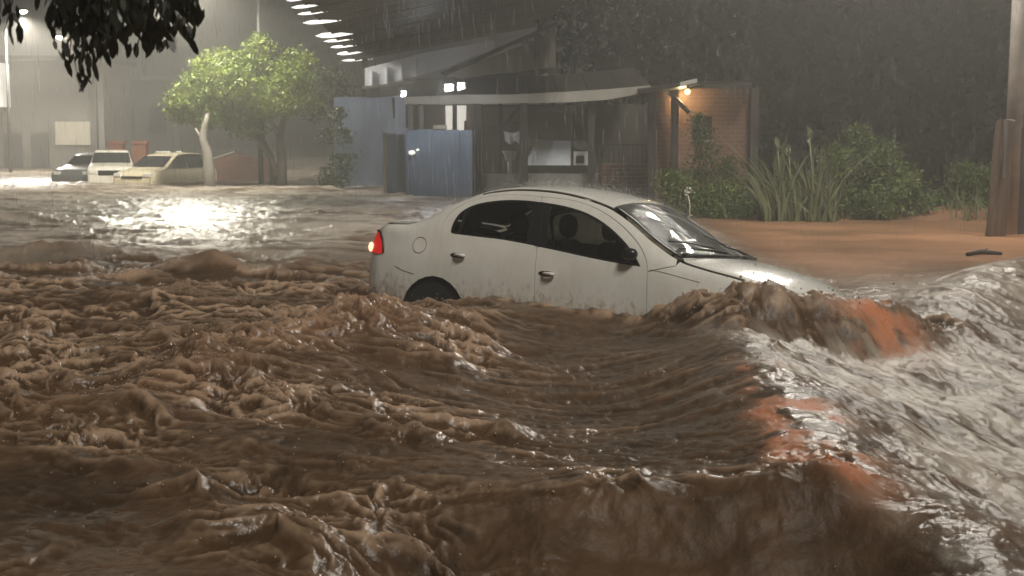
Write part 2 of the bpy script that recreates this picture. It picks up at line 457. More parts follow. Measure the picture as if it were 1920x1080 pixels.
def earth_mat():
    m = mat('red_earth', (.20, .10, .055), .7, 0, .35, 1.5, .4, 20)
    nt = m.node_tree; p = nt.nodes['Principled BSDF']; src = p.inputs['Base Color'].links[0].from_socket
    sp_ = nt.nodes.new('ShaderNodeSeparateXYZ'); nt.links.new(coords(nt), sp_.inputs[0])
    mr = nt.nodes.new('ShaderNodeMapRange'); mr.inputs['From Min'].default_value = 26.5; mr.inputs['From Max'].default_value = 28.5
    nt.links.new(sp_.outputs['Y'], mr.inputs['Value'])
    mx = nt.nodes.new('ShaderNodeMix'); mx.data_type = 'RGBA'; mx.inputs[7].default_value = (.030, .034, .018, 1)      # weeds beyond the bare bank
    nt.links.new(mr.outputs[0], mx.inputs['Factor']); nt.links.new(src, mx.inputs[6]); nt.links.new(mx.outputs[2], p.inputs['Base Color'])
    return m
tag(link('ground', build_ground(), None, earth_mat()), kind='structure')
def bank_z(x, y): return .18

# ------------------------------------------------------------------ haze of rain
hz = MB().box((-95, -6, -2.2), (95, 160, 16)).build('haze', None)
hz['kind'] = 'stuff'
hm, hnt, hp, hout = new_mat('rain_haze')
hnt.nodes.remove(hp)
pv = hnt.nodes.new('ShaderNodeVolumePrincipled')
pv.inputs['Color'].default_value = (.95, .93, .88, 1)
pv.inputs['Density'].default_value = .0088
pv.inputs['Anisotropy'].default_value = .5
hnt.links.new(pv.outputs[0], hout.inputs['Volume'])
hz.data.materials.append(hm)

# ------------------------------------------------------------------ shared materials
M = {}
M['dark_metal'] = mat('dark_metal', (.05, .05, .05), .5, .3)
M['galv'] = mat('galvanised', (.22, .22, .21), .45, .6)
M['concrete'] = mat('concrete', (.30, .28, .25), .75, 0, .3, 3, .3)
M['weathered_wood'] = mat('weathered_wood', (.115, .076, .052), .7, 0, .45, 3, .5, 25, stretch=(6, 6, .6))
M['dark_wood'] = mat('dark_wood', (.05, .04, .033), .7, 0, .3, 4, .3, stretch=(5, 5, .7))
M['white_paint'] = mat('white_paint', (.75, .74, .70), .5, 0, .08)
M['black'] = mat('black_trim', (.012, .012, .012), .35, 0, .2)

# ------------------------------------------------------------------ street lamps
def street_lamp(label, base, height, arm, power, radius, col, cone=None, glow=None, group=None, pole_r=.07):
    t = thing('street_lamp', label, 'street lamp', base, 0, group)
    b = Vector(base); top = b + Vector((0, 0, height)); h = top + Vector(arm)
    MB().tube([b - Vector((0, 0, .5)), b + Vector((0, 0, height*.5)), top], [pole_r*1.4, pole_r*1.1, pole_r*.8], 8).build('pole', M['galv'], t, True)
    MB().tube([top - Vector((0, 0, .3)), top + Vector(arm)*.4 + Vector((0, 0, .2)), h], [.045, .04, .04], 6).build('arm', M['galv'], t, True)
    d = Vector((arm[0], arm[1], 0)).normalized(); s = Vector((-d.y, d.x, 0))
    loop = [h - d*.25 - s*.12, h + d*.45 - s*.16, h + d*.45 + s*.16, h - d*.25 + s*.12]
    MB().prism([p + Vector((0, 0, .02)) for p in loop], (0, 0, .12)).build('lamp_head', M['galv'], t, False, .02)
    lc = h + d*.12 - Vector((0, 0, .06))
    lens = MB()
    n = 10
    for i in range(5):
        ph = math.pi/2*i/4
        for k in range(n):
            a = 2*math.pi*k/n
            lens.v.append(tuple(lc + d*math.cos(a)*.24*math.cos(ph) + s*math.sin(a)*.14*math.cos(ph) - Vector((0, 0, .13*math.sin(ph)-.06))))
    for i in range(4):
        for k in range(n):
            lens.f.append((i*n+k, i*n+(k+1) % n, (i+1)*n+(k+1) % n, (i+1)*n+k))
    lens.build('lens', emit('lamp_lens_glow', col, glow or 40), t, True)
    l = bpy.data.lights.new('lamp_light', 'SPOT' if cone else 'POINT'); l.energy = power; l.shadow_soft_size = radius; l.color = col
    if cone: l.spot_size = R(cone); l.spot_blend = .18                # cut-off luminaire: no light above the rim of the head
    lo = bpy.data.objects.new('lamp_light', l); C.objects.link(lo); lo.location = lc - Vector((0, 0, .32)); lo.parent = t
    lo.matrix_parent_inverse = wmat(t).inverted()
    return t

WARM = (1.0, .93, .80)
street_lamp('street lamp glowing through the rain at the upper left, brightest light in the frame', (-25.2, 71.0, -.5), 8.2, (1.2, -1.0, .2), 8000, .30, WARM, 152, glow=60)
street_lamp('faint distant street lamp with a slanting arm, right of the brightest lamp', (-33.4, 112, -.5), 9.6, (-1.6, -1.5, .6), 1500, .25, WARM, glow=60)
street_lamp('street lamp on a thin grey pole rising behind the bright green tree', (-8.8, 49.5, -.5), 7.2, (-1.5, -4.2, .5), 4900, .6, (1.0, .95, .80), 158, glow=40)

# ------------------------------------------------------------------ white sedan
CAR_R = (-0.57825, 0.02961, -0.09456); CAR_T = Vector((.33163, 12.19249, .26243)); CAR_O = Vector((1.5, 0, .7))
def car_matrix():
    y, t, r = CAR_R
    Rz = Matrix.Rotation(y, 4, 'Z'); Ry = Matrix.Rotation(t, 4, 'Y'); Rx = Matrix.Rotation(r, 4, 'X')
    return Matrix.Translation(CAR_T) @ Rz @ Ry @ Rx @ Matrix.Translation(-CAR_O)
CM = car_matrix()

def crv(pts):
    xs = np.array([p[0] for p in pts]); zs = np.array([p[1] for p in pts])
    # monotone-ish cubic (Catmull-Rom tangents)
    m = np.gradient(zs, xs)
    def f(x):
        x = np.clip(np.asarray(x, float), xs[0], xs[-1]); i = np.clip(np.searchsorted(xs, x)-1, 0, len(xs)-2)
        h = xs[i+1]-xs[i]; t = (x-xs[i])/h
        return ((2*t**3-3*t**2+1)*zs[i] + (t**3-2*t**2+t)*h*m[i] + (-2*t**3+3*t**2)*zs[i+1] + (t**3-t**2)*h*m[i+1])
    return f
zc = crv([(0,.78),(.05,1.0),(.14,1.075),(.30,1.095),(.50,1.11),(.64,1.155),(.87,1.30),(1.11,1.415),(1.37,1.465),(1.63,1.485),(1.94,1.475),(2.26,1.43),(2.45,1.385),(2.83,1.175),(3.08,1.04),(3.22,.985),(3.4,.955),(3.7,.90),(4.0,.80),(4.12,.70),(4.2,.5)])
zr = crv([(0,.74),(.05,.95),(.14,1.035),(.30,1.06),(.50,1.075),(.64,1.125),(.87,1.255),(1.11,1.355),(1.37,1.41),(1.63,1.425),(1.94,1.41),(2.26,1.35),(2.42,1.30),(2.59,1.215),(2.83,1.065),(3.08,.945),(3.32,.89),(3.57,.845),(3.9,.76),(4.1,.64),(4.2,.45)])
yr = crv([(0,.50),(.06,.60),(.2,.68),(.45,.71),(.7,.69),(.95,.64),(1.2,.605),(1.6,.585),(2.0,.59),(2.4,.615),(2.7,.66),(3.0,.70),(3.2,.725),(3.6,.71),(3.95,.62),(4.12,.48),(4.2,.35)])
wbf = crv([(0,.58),(.05,.69),(.14,.755),(.35,.80),(.8,.825),(1.8,.835),(2.9,.83),(3.4,.815),(3.8,.76),(4.05,.64),(4.2,.45)])
Z0 = .20
NX, NS, NT = 421, 90, 60
tx = np.linspace(0, 4.2, NX)
ts = np.linspace(0, 2, NS + NT + 1)
def car_table():
    P = np.zeros((NX, NS+NT+1, 3))
    for i, x in enumerate(tx):
        w, zrr, yrr, zcc = float(wbf(x)), float(zr(x)), float(yr(x)), float(zc(x))
        bz = min(.93, zrr - .05)
        cz = [Z0, .34, .50, .66, max(.70, bz-.13), bz, zrr]
        cy = [w-.05, w-.012, w, w-.002, w-.014, w-.045, yrr]
        cz = np.maximum.accumulate(np.array(cz) + np.arange(7)*1e-4)
        for j, s in enumerate(ts):
            if s <= 1:
                z = Z0 + s*(zrr-Z0)
                y = np.interp(z, cz, cy)
                if z > bz and zrr > bz + .12:
                    t = (z-bz)/(zrr-bz); y += .03*4*t*(1-t)*.6
            else:
                u = s-1
                y = yrr*(1-u); z = zrr + (zcc-zrr)*(1-(1-u)**2.4)
            P[i, j] = (x, -y, z)
    # round the corners: smooth along the section, then along the car
    for axis, it in ((1, 26), (0, 6)):
        for _ in range(it):
            Q = P.copy()
            if axis == 1: Q[:, 1:-1, 1:] = .25*P[:, :-2, 1:] + .5*P[:, 1:-1, 1:] + .25*P[:, 2:, 1:]
            else: Q[1:-1, :, 1:] = .25*P[:-2, :, 1:] + .5*P[1:-1, :, 1:] + .25*P[2:, :, 1:]
            if axis == 1: Q[:, -1, 1] = 0; Q[:, -1, 2] = Q[:, -2, 2]
            P = Q
    return P
CT = car_table()
# a pressed crease below the belt line and a soft flare round the wheel arches
def surf(x, s, off=0.0):
    fx = np.clip(x/4.2*(NX-1), 0, NX-1.001); fs = np.clip(s/2*(NS+NT), 0, NS+NT-.001)
    i = int(fx); j = int(fs); a = fx-i; b = fs-j
    p = CT[i,j]*(1-a)*(1-b) + CT[i+1,j]*a*(1-b) + CT[i,j+1]*(1-a)*b + CT[i+1,j+1]*a*b
    if off:
        du = CT[min(i+1,NX-1),j]-CT[max(i-1,0),j]; dv = CT[i,min(j+1,NS+NT)]-CT[i,max(j-1,0)]
        n = np.cross(du, dv); n = n/(np.linalg.norm(n)+1e-9)
        if n[1] > 0 and s < 1: n = -n
        if s >= 1 and n[2] < 0: n = -n
        p = p + n*off
    return p
def s_of_z(x, z): return (z-Z0)/(float(zr(x))-Z0)
def s_of_y(x, y): return 1 + max(0, 1-abs(y)/float(yr(x)))

def catmull(pts, n=6, closed=False):
    P = [np.array(p, float) for p in pts]; out = []
    N = len(P)
    for i in range(N if closed else N-1):
        p0 = P[(i-1) % N] if closed or i > 0 else P[i]
        p1 = P[i]; p2 = P[(i+1) % N]
        p3 = P[(i+2) % N] if closed or i+2 < N else p2
        for k in range(n):
            t = k/n
            out.append(.5*((2*p1)+(-p0+p2)*t+(2*p0-5*p1+4*p2-p3)*t*t+(-p0+3*p1-3*p2+p3)*t**3))
    if not closed: out.append(P[-1])
    return [tuple(p) for p in out]
def dens(loop, step=.03):
    out = []
    for a, b in zip(loop, loop[1:]+loop[:1]):
        n = max(1, int(math.hypot(b[0]-a[0], b[1]-a[1])/step))
        out += [(a[0]+(b[0]-a[0])*k/n, a[1]+(b[1]-a[1])*k/n) for k in range(n)]
    return out
def inset(loop, d):
    """shrink a loop by d"""
    n = len(loop); area = sum(loop[i][0]*loop[(i+1) % n][1]-loop[(i+1) % n][0]*loop[i][1] for i in range(n))
    sg = 1 if area > 0 else -1; out = []
    for i in range(n):
        a, b, c = loop[i-1], loop[i], loop[(i+1) % n]
        e1 = np.array([b[0]-a[0], b[1]-a[1]]); e2 = np.array([c[0]-b[0], c[1]-b[1]])
        e1 /= np.linalg.norm(e1)+1e-9; e2 /= np.linalg.norm(e2)+1e-9
        n1 = np.array([-e1[1], e1[0]])*sg; n2 = np.array([-e2[1], e2[0]])*sg
        m = n1+n2; m /= max(.35, np.dot(m, m)/2)**1 * 1 if np.dot(m, m) > 1e-6 else 1
        l = np.linalg.norm(m)
        if l > 1.6: m = m/l*1.6
        out.append((b[0]+m[0]*d, b[1]+m[1]*d))
    return out
def inside(p, loop):
    x, y = p; c = False; n = len(loop)
    for i in range(n):
        x1, y1 = loop[i]; x2, y2 = loop[(i+1) % n]
        if (y1 > y) != (y2 > y) and x < (x2-x1)*(y-y1)/(y2-y1)+x1: c = not c
    return c

def panel(name, loops, m, parent, mirror=False, off=0.0, step=.045, thick=.012, top=False, both=False):
    """sheet cut from the body surface; loops[0] is the outline in (x, z) (or (x, y) for top panels), the rest are holes"""
    L = []
    for lp in loops:
        lp = dens(lp)
        L.append([(x, s_of_y(x, yy) if top else s_of_z(x, yy)) for x, yy in lp])
    allp = []; edges = []
    for lp in L:
        b = len(allp); allp += lp; edges += [(b+i, b+(i+1) % len(lp)) for i in range(len(lp))]
    xs = [p[0] for p in L[0]]; ss = [p[1] for p in L[0]]
    sstep = step/.9
    x = min(xs)+step/2
    inner = []
    while x < max(xs):
        s = min(ss)+sstep/2
        while s < max(ss):
            if inside((x, s), L[0]) and not any(inside((x, s), h) for h in L[1:]): inner.append((x, s))
            s += sstep
        x += step
    co = [Vector((p[0], p[1]*.9)) for p in allp+inner]
    r = delaunay_2d_cdt(co, edges, [], 0, 1e-5)
    vs = [(v.x, v.y/.9) for v in r[0]]; fs = []
    for f in r[2]:
        cx = sum(vs[i][0] for i in f)/len(f); cs = sum(vs[i][1] for i in f)/len(f)
        if inside((cx, cs), L[0]) and not any(inside((cx, cs), h) for h in L[1:]): fs.append(tuple(f))
    P = [surf(a, b, off) for a, b in vs]
    N = [np.array(surf(a, b, .01)) - np.array(surf(a, b, 0)) for a, b in vs]
    N = [n_/(np.linalg.norm(n_)+1e-9) for n_ in N]
    me = bpy.data.meshes.new(name)
    V = []; F = []; NL = []
    sides = ([-1, 1] if both else ([1] if mirror else [-1]))
    nb = len(allp)
    for sd in sides:
        n = len(V); k = 1 if sd < 0 else -1
        Ps = [np.array((p[0], p[1]*k, p[2])) for p in P]; Ns = [np.array((q[0], q[1]*k, q[2])) for q in N]
        V += [tuple(p) for p in Ps]
        cnt = {}
        for f in fs:
            nn = np.cross(Ps[f[1]]-Ps[f[0]], Ps[f[2]]-Ps[f[0]])
            if np.dot(nn, Ns[f[0]]) < 0: f = tuple(reversed(f))
            F.append(tuple(n+i for i in f)); NL += [tuple(Ns[i]) for i in f]
            for i in range(len(f)): cnt[(f[i], f[(i+1) % len(f)])] = 1
        if thick:
            for (i, j) in list(cnt):
                if (j, i) in cnt: continue
                if both and abs(Ps[i][1]) < .004 and abs(Ps[j][1]) < .004: continue
                b_ = len(V); V += [tuple(Ps[i]), tuple(Ps[j]), tuple(Ps[j]-Ns[j]*thick), tuple(Ps[i]-Ns[i]*thick)]
                q = np.cross(Ps[j]-Ps[i], Ns[i]); q = q/(np.linalg.norm(q)+1e-9)
                F.append((b_+1, b_, b_+3, b_+2)); NL += [tuple(q)]*4
    me.from_pydata(V, [], F)
    me.polygons.foreach_set('use_smooth', [True]*len(F)); me.update()
    me.normals_split_custom_set(NL)
    return link(name, me, parent, m, False)

def car_paint():
    m, nt, p, out = new_mat('muddy_white_car_paint')
    v = coords(nt)
    sep = nt.nodes.new('ShaderNodeSeparateXYZ'); nt.links.new(v, sep.inputs[0])
    n1 = noise(nt, 17, 8, .75, coords(nt, 'Object', (1, 1, .7)), .5)
    n0 = noise(nt, 2.5, 4, .6, v)
    # splashed mud on the lower body
    mr = nt.nodes.new('ShaderNodeMapRange'); mr.inputs['From Min'].default_value = .42; mr.inputs['From Max'].default_value = .82
    mr.inputs['To Min'].default_value = .20; mr.inputs['To Max'].default_value = -.16
    nt.links.new(sep.outputs['Z'], mr.inputs['Value'])
    ad = nt.nodes.new('ShaderNodeMath'); nt.links.new(mr.outputs[0], ad.inputs[0]); nt.links.new(n1.outputs['Fac'], ad.inputs[1])
    r = ramp(nt, ad.outputs[0], [(.56, (0, 0, 0)), (.80, (.75, .75, .75))])
    ns = noise(nt, 5, 5, .65, coords(nt, 'Object', (3.5, 3.5, .35)))
    sm = nt.nodes.new('ShaderNodeMath'); sm.operation = 'MULTIPLY_ADD'; sm.inputs[1].default_value = .55; sm.inputs[2].default_value = -.02
    av = nt.nodes.new('ShaderNodeMath'); av.operation = 'MULTIPLY_ADD'; av.inputs[1].default_value = .45
    nt.links.new(n0.outputs['Fac'], sm.inputs[0]); nt.links.new(ns.outputs['Fac'], av.inputs[0]); nt.links.new(sm.outputs[0], av.inputs[2])
    film = ramp(nt, av.outputs[0], [(.36, (.72, .70, .63)), (.60, (.82, .80, .74))])
    mx = nt.nodes.new('ShaderNodeMix'); mx.data_type = 'RGBA'
    nt.links.new(r.outputs[0], mx.inputs['Factor']); nt.links.new(film.outputs[0], mx.inputs[6]); mx.inputs[7].default_value = (.19, .105, .06, 1)
    nt.links.new(mx.outputs[2], p.inputs['Base Color'])
    p.inputs['Roughness'].default_value = .32; p.inputs['Coat Weight'].default_value = 1.0; p.inputs['Coat Roughness'].default_value = .06
    n2 = noise(nt, 130, 2, .5, v); b = nt.nodes.new('ShaderNodeBump'); b.inputs['Strength'].default_value = .30; b.inputs['Distance'].default_value = .004
    nt.links.new(n2.outputs['Fac'], b.inputs['Height']); nt.links.new(b.outputs[0], p.inputs['Coat Normal'])
    return m

def arch(cx, cz, r, a0, a1, n=14):
    return [(cx + r*math.cos(R(a0+(a1-a0)*k/n)), cz + r*math.sin(R(a0+(a1-a0)*k/n))) for k in range(n+1)]

def build_sedan():
    t = thing('white_sedan', 'muddy white four door sedan standing door-deep in the flood, red tail light lit', 'car')
    t.matrix_world = CM
    t.location, rq, _ = CM.decompose(); t.rotation_euler = rq.to_euler()
    paint = car_paint(); blk = M['black']
    win = glass('side_glass', (.30, .31, .30), .03)
    wsg = glass('wet_windscreen_glass', (.40, .42, .40), .045, .22, 55, .14)
    inner = mat('dark_interior', (.02, .02, .02), .8)
    # inner shell, dark, seen through the shut lines
    V = []; F = []
    si = list(range(0, NS+NT+1, 5)); xi = list(range(6, NX-6, 6))
    def keep(i, j):
        x, s = tx[i], ts[j]
        p = CT[i, j]
        if s <= 1.02 and p[2] > .84 and .86 < x < 2.95: return False      # window band open
        if s > .95 and 2.36 < x < 3.2: return False
        if s > .95 and .52 < x < 1.18: return False
        return True
    grid = {}
    for a in xi:
        for b in si:
            for sd in (-1, 1):
                p = surf(tx[a], ts[b], -.022); grid[(a, b, sd)] = len(V); V.append((p[0], p[1]*(1 if sd < 0 else -1), p[2]))
    for a, a2 in zip(xi[:-1], xi[1:]):
        for b, b2 in zip(si[:-1], si[1:]):
            if keep(a, b) and keep(a2, b2):
                for sd in (-1, 1): F.append((grid[(a,b,sd)], grid[(a2,b,sd)], grid[(a2,b2,sd)], grid[(a,b2,sd)]))
    me = bpy.data.meshes.new('inner_shell'); me.from_pydata(V, [], F); me.update(); link('inner_shell', me, t, inner, False)
    # rear and front faces
    for nm, xx in (('rear_panel', 0.004), ('front_panel', 4.196)):
        ring = [surf(xx, s) for s in np.linspace(0, 2, 40)]
        loop = [tuple(p) for p in ring] + [(p[0], -p[1], p[2]) for p in reversed(ring[:-1])]
        me = bpy.data.meshes.new(nm); me.from_pydata(loop, [], [tuple(range(len(loop)))]); me.update(); link(nm, me, t, paint, False)

    bz = [(1.878, .30), (1.875, .55), (1.86, .72), (1.835, .94), (1.79, 1.12), (1.745, 1.365)]
    ftop = catmull([(1.745,1.365),(2.0,1.357),(2.22,1.312),(2.42,1.232),(2.59,1.135),(2.74,1.02),(2.825,.92),(2.855,.84)], 5)
    fdoor = catmull(bz, 4) + ftop[1:] + [(2.87, .70), (2.885, .55), (2.885, .30)]
    rtop = catmull([(1.735,1.365),(1.5,1.372),(1.3,1.36),(1.12,1.325),(.98,1.26),(.885,1.17),(.85,1.07),(.87,.95),(.94,.81),(1.02,.69),(1.11,.58),(1.17,.48),(1.19,.30)], 5)
    rdoor = [(x-.007, z) for x, z in catmull(bz, 4)] + rtop[1:]
    fw = catmull([(1.768,1.318),(1.98,1.298),(2.20,1.252),(2.40,1.172),(2.58,1.065),(2.71,.96),(2.795,.862)], 5) + catmull([(2.795,.862),(2.55,.878),(2.3,.902),(2.0,.936),(1.846,.952)], 3)[1:]
    rw = [(1.816,.957), (1.738,1.318)] + catmull([(1.738,1.318),(1.6,1.325),(1.4,1.318),(1.2,1.288),(1.07,1.245),(.985,1.18),(.95,1.10),(.948,1.02),(.985,1.003)], 5)[1:] + catmull([(.985,1.003),(1.2,.995),(1.5,.985),(1.816,.957)], 3)[1:-1]
    rocker = [(1.19,.30),(1.875,.30),(2.885,.30)]
    A_r = arch(.86, .29, .345, -14, 194)
    for mir in (False, True):
        # body side: quarter panel, pillars, roof rail and sill in one pressing
        out = [(.012, .45), (.012, .70)] + [(x, float(zr(x))+.0) for x in np.linspace(.03, 2.40, 60)] + [(x, float(zr(x))-.004) for x in np.linspace(2.44, 3.06, 18)]
        out += [(3.075, .895), (2.862, .835)] + [(2.87+.006, .70), (2.892, .55), (2.892, .215), (1.22, .215)]
        out += arch(.86, .29, .345, -12, 192) + [(.30, .24), (.05, .27)]
        hole = [(x, z) for x, z in inset(fdoor, -.004)]
        hole_r = [(x, z) for x, z in inset(rdoor, -.004)]
        # one joined hole so that the two door apertures never overlap
        body_hole = [(2.889,.294),(2.889,.55),(2.874,.70),(2.859,.84)] + list(reversed(catmull([(1.745,1.369),(2.0,1.361),(2.222,1.316),(2.423,1.236),(2.594,1.139),(2.745,1.023),(2.83,.92),(2.859,.84)], 5)))[1:] + \
            [(x-.003, z+.003) for x, z in rtop[1:]] + [(1.187, .294)]
        q = panel('quarter_panel', [out, body_hole], paint, t, mir)
        d = panel('front_door', [fdoor, inset(fw, -.0)], paint, t, mir)
        g = catmull([(1.845,1.296),(1.98,1.281),(2.19,1.238),(2.385,1.160),(2.565,1.053),(2.69,.955),(2.765,.880)], 5) + catmull([(2.765,.880),(2.55,.896),(2.3,.920),(2.0,.954),(1.912,.963)], 3)[1:]
        panel('window_trim', [fw, g], blk, d, mir, -.003)
        panel('window', [inset(g, -.004)], win, d, mir, -.008, thick=0)
        panel('pillar_trim', [[(1.808,.958),(1.855,.953),(1.776,1.317),(1.728,1.317)]], blk, d, mir, .004, thick=.004)
        e = panel('rear_door', [rdoor, rw], paint, t, mir)
        rg = [(1.70,.978),(1.665,1.305)] + [p for p in inset(rw, .016) if 1.06 < p[0] < 1.66 and p[1] > 1.1] 
        rg = [(1.715,.982), (1.675,1.300)] + catmull([(1.6,1.306),(1.4,1.300),(1.2,1.270),(1.10,1.235),(1.062,1.17),(1.055,1.03),(1.07,1.018)], 4) + catmull([(1.2,1.012),(1.5,1.002),(1.7,.984)], 3)[:-1]
        rq_ = catmull([(1.025,1.20),(.985,1.14),(.968,1.08),(.968,1.03),(.985,1.02)], 4) + [(1.022,1.018), (1.03,1.10)]
        panel('window_trim', [rw, rg, rq_], blk, e, mir, -.003)
        panel('window', [inset(rg, -.004)], win, e, mir, -.008, thick=0)
        panel('quarter_window', [inset(rq_, -.003)], win, e, mir, -.008, thick=0)
        fend = [(2.893,.30),(2.893,.55),(2.878,.70),(2.864,.828),(3.075,.888)] + [(x, float(zr(x))-.012) for x in np.linspace(3.09, 4.12, 30)] + [(4.185,.45),(4.185,.30),(3.70,.25)] + arch(3.325, .29, .345, -8, 188)
        panel('front_fender', [fend], paint, t, mir)
        sd = -1 if not mir else 1
        def sp(x, z, off):
            p = surf(x, s_of_z(x, z), off); return Vector((p[0], p[1]*(1 if sd < 0 else -1), p[2]))
        # handles: dark recess and a body-coloured pull
        for par, hx, hzz in ((d, 1.965, .742), (e, 1.075, .825)):
            ce = sp(hx, hzz, .002); 
            rec = [tuple(sp(hx+.078*math.cos(a), hzz+.022*math.sin(a), .002)) for a in np.linspace(0, 2*math.pi, 16, endpoint=False)]
            me = bpy.data.meshes.new('handle_recess'); me.from_pydata(rec, [], [tuple(range(16)) if sd < 0 else tuple(reversed(range(16)))]); me.update(); link('handle_recess', me, par, blk, False)
            mb = MB(); mb.tube([sp(hx-.03, hzz, .012), sp(hx+.0, hzz+.002, .03), sp(hx+.05, hzz, .033), sp(hx+.085, hzz-.002, .018)], [.008, .011, .014, .013], 8)
            h = mb.build('handle', mat('handle_paint', (.74, .72, .66), .2, 0, .05), None, True); h.parent = par
        # fuel flap ring on the right side only
        if not mir:
            ring = MB(); pts = [sp(.655+.072*math.cos(a), .885+.068*math.sin(a), .001) for a in np.linspace(0, 2*math.pi, 25)]
            ring.tube(pts, .0028, 5, False); rr = ring.build('fuel_flap_seam', mat('seam_dirt', (.24, .18, .13), .7), None, True); rr.parent = q
        # door crease and bumper seam, thin dark lines
        for pts, par in (([(.42,.685),(.52,.655),(.64,.635)], q), ([(2.88,.845),(2.98,.835),(3.10,.815),(3.3,.782)], q)):
            mb = MB(); mb.tube([sp(x, z, .0005) for x, z in catmull(pts, 5)], .002, 4, False); s_ = mb.build('panel_seam', mat('seam_dark', (.05, .045, .04), .8), None, True); s_.parent = par
        # tail light: red lens, dark edge, lit bulb
        tl = catmull([(.03,.955),(.08,.985),(.17,.955),(.225,.885),(.25,.80),(.20,.782),(.10,.79),(.03,.80)], 4, True)
        k = panel('tail_light', [tl], emit_red if not mir else emit_red, t, mir, .006, .03, .008)
        rim = [p for p in tl]
        mb = MB(); pts = [sp(max(.02, x), z, .006) for x, z in catmull([(.08,.988),(.17,.962),(.235,.885),(.262,.795)], 6)]
        mb.tube(pts, .011, 5); o = mb.build('lens_edge', blk, None, True); o.parent = k
        bl = MB(); c0 = sp(.09, .835, .012)
        for i in range(6):
            for kk in range(8):
                ph = math.pi*i/5; a = 2*math.pi*kk/8
                bl.v.append((c0.x-.01+.03*math.sin(ph)*math.cos(a), c0.y+.02*math.cos(ph)*sd*.6, c0.z+.045*math.sin(ph)*math.sin(a)))
        for i in range(5):
            for kk in range(8): bl.f.append((i*8+kk, i*8+(kk+1) % 8, (i+1)*8+(kk+1) % 8, (i+1)*8+kk))
        o = bl.build('bulb', emit('tail_bulb_glow', (1, .50, .30), 2.2), None, True); o.parent = k
        # wheels
        for wx_ in (.86, 3.325):
            ty = MB(); n = 28
            prof = [(.20,-.09),(.275,-.098),(.298,-.07),(.302,0),(.298,.07),(.275,.098),(.20,.09)]
            for rr_, yy in prof:
                for kk in range(n):
                    a = 2*math.pi*kk/n; ty.v.append((wx_+rr_*math.cos(a), sd*.70+yy, .30+rr_*math.sin(a)))
            for i in range(len(prof)-1):
                for kk in range(n): ty.f.append((i*n+kk, i*n+(kk+1) % n, (i+1)*n+(kk+1) % n, (i+1)*n+kk))
            wq = bpy.data.objects.new('wheel', None); C.objects.link(wq); wq.parent = t
            o = ty.build('tyre', mat('tyre_rubber', (.018, .018, .018), .8), None, True); o.parent = wq
            rm = MB()
            for kk in range(14):
                a = 2*math.pi*kk/14; rm.v.append((wx_+.205*math.cos(a), sd*.775, .30+.205*math.sin(a)))
            rm.v.append((wx_, sd*.755, .30))
            for kk in range(14): rm.f.append((kk, (kk+1) % 14, 14))
            o = rm.build('rim', M['galv'], None, False); o.parent = wq
        # wheel housing
        wh = MB(); n = 16
        for yy in (.80, .45):
            for kk in range(n+1):
                a = R(-20)+R(220)*kk/n; wh.v.append((.86+.345*math.cos(a), sd*yy, .29+.345*math.sin(a)))
        for kk in range(n): wh.f.append((kk, kk+1, n+1+kk+1, n+1+kk))
        o = wh.build('wheel_housing', blk, None, True); o.parent = t
        # door mirror
        c0 = sp(2.70, .925, 0); mm = MB()
        for i in range(7):
            for kk in range(10):
                ph = math.pi*i/6; a = 2*math.pi*kk/10
                mm.v.append((c0.x+.055*math.cos(ph)+(.02 if i < 3 else 0), c0.y+sd*.05+.05*math.sin(ph)*math.cos(a), c0.z+.03+.05*math.sin(ph)*math.sin(a)))
        for i in range(6):
            for kk in range(10): mm.f.append((i*10+kk, i*10+(kk+1) % 10, (i+1)*10+(kk+1) % 10, (i+1)*10+kk))
        o = mm.build('door_mirror', blk, None, True); o.parent = d
        mb = MB(); mb.tube([sp(2.72, .88, -.01), tuple(Vector(c0)+Vector((0, sd*.06, .0)))], .016, 6); s_ = mb.build('mirror_stalk', blk, None, True); s_.parent = d
    # top panels
    def yrl(x, k=1.0): return -float(yr(x))*k
    roof_l = [(x, yrl(x, .965)) for x in np.linspace(1.13, 2.40, 26)]
    roof = roof_l + [(2.43, -.40), (2.455, -.2), (2.46, 0)] + [(1.10, 0), (1.105, -.3)]
    panel('roof', [roof], paint, t, top=True, both=True)
    ws = [(2.415, yrl(2.415, .955))] + [(x, yrl(x, .95)) for x in np.linspace(2.45, 3.06, 16)] + [(3.12, -.58), (3.18, -.40), (3.21, -.2), (3.22, 0), (2.472, 0), (2.465, -.2), (2.445, -.40)]
    w = panel('windscreen', [ws], wsg, t, top=True, both=True, off=-.004, thick=0)
    # black ceramic edge of the windscreen
    g = inset(ws, .03); g = [(x, min(0, y)) for x, y in g]
    edge = MB()
    for sd in (-1, 1):
        P = []
        for x, y in [(x, yrl(x, .948)) for x in np.linspace(2.42, 3.06, 18)] + [(3.12, -.58), (3.18, -.40), (3.21, -.2), (3.222, 0)]:
            p = surf(x, s_of_y(x, y), .002); P.append((p[0], p[1]*(1 if sd < 0 else -1), p[2]))
        edge.tube(P, .009, 5)
    o = edge.build('windscreen_seal', blk, None, True); o.parent = w
    cw = MB()
    for sd in (-1, 1):
        P = []
        for x, y in ((3.05, -.66), (3.13, -.56), (3.19, -.38), (3.225, -.19), (3.235, 0)):
            p = surf(x, s_of_y(x, y), .004); P.append((p[0]+.012, p[1]*(1 if sd < 0 else -1), p[2]))
        cw.tube(P, .022, 6)
    o = cw.build('cowl', blk, None, True); o.parent = t
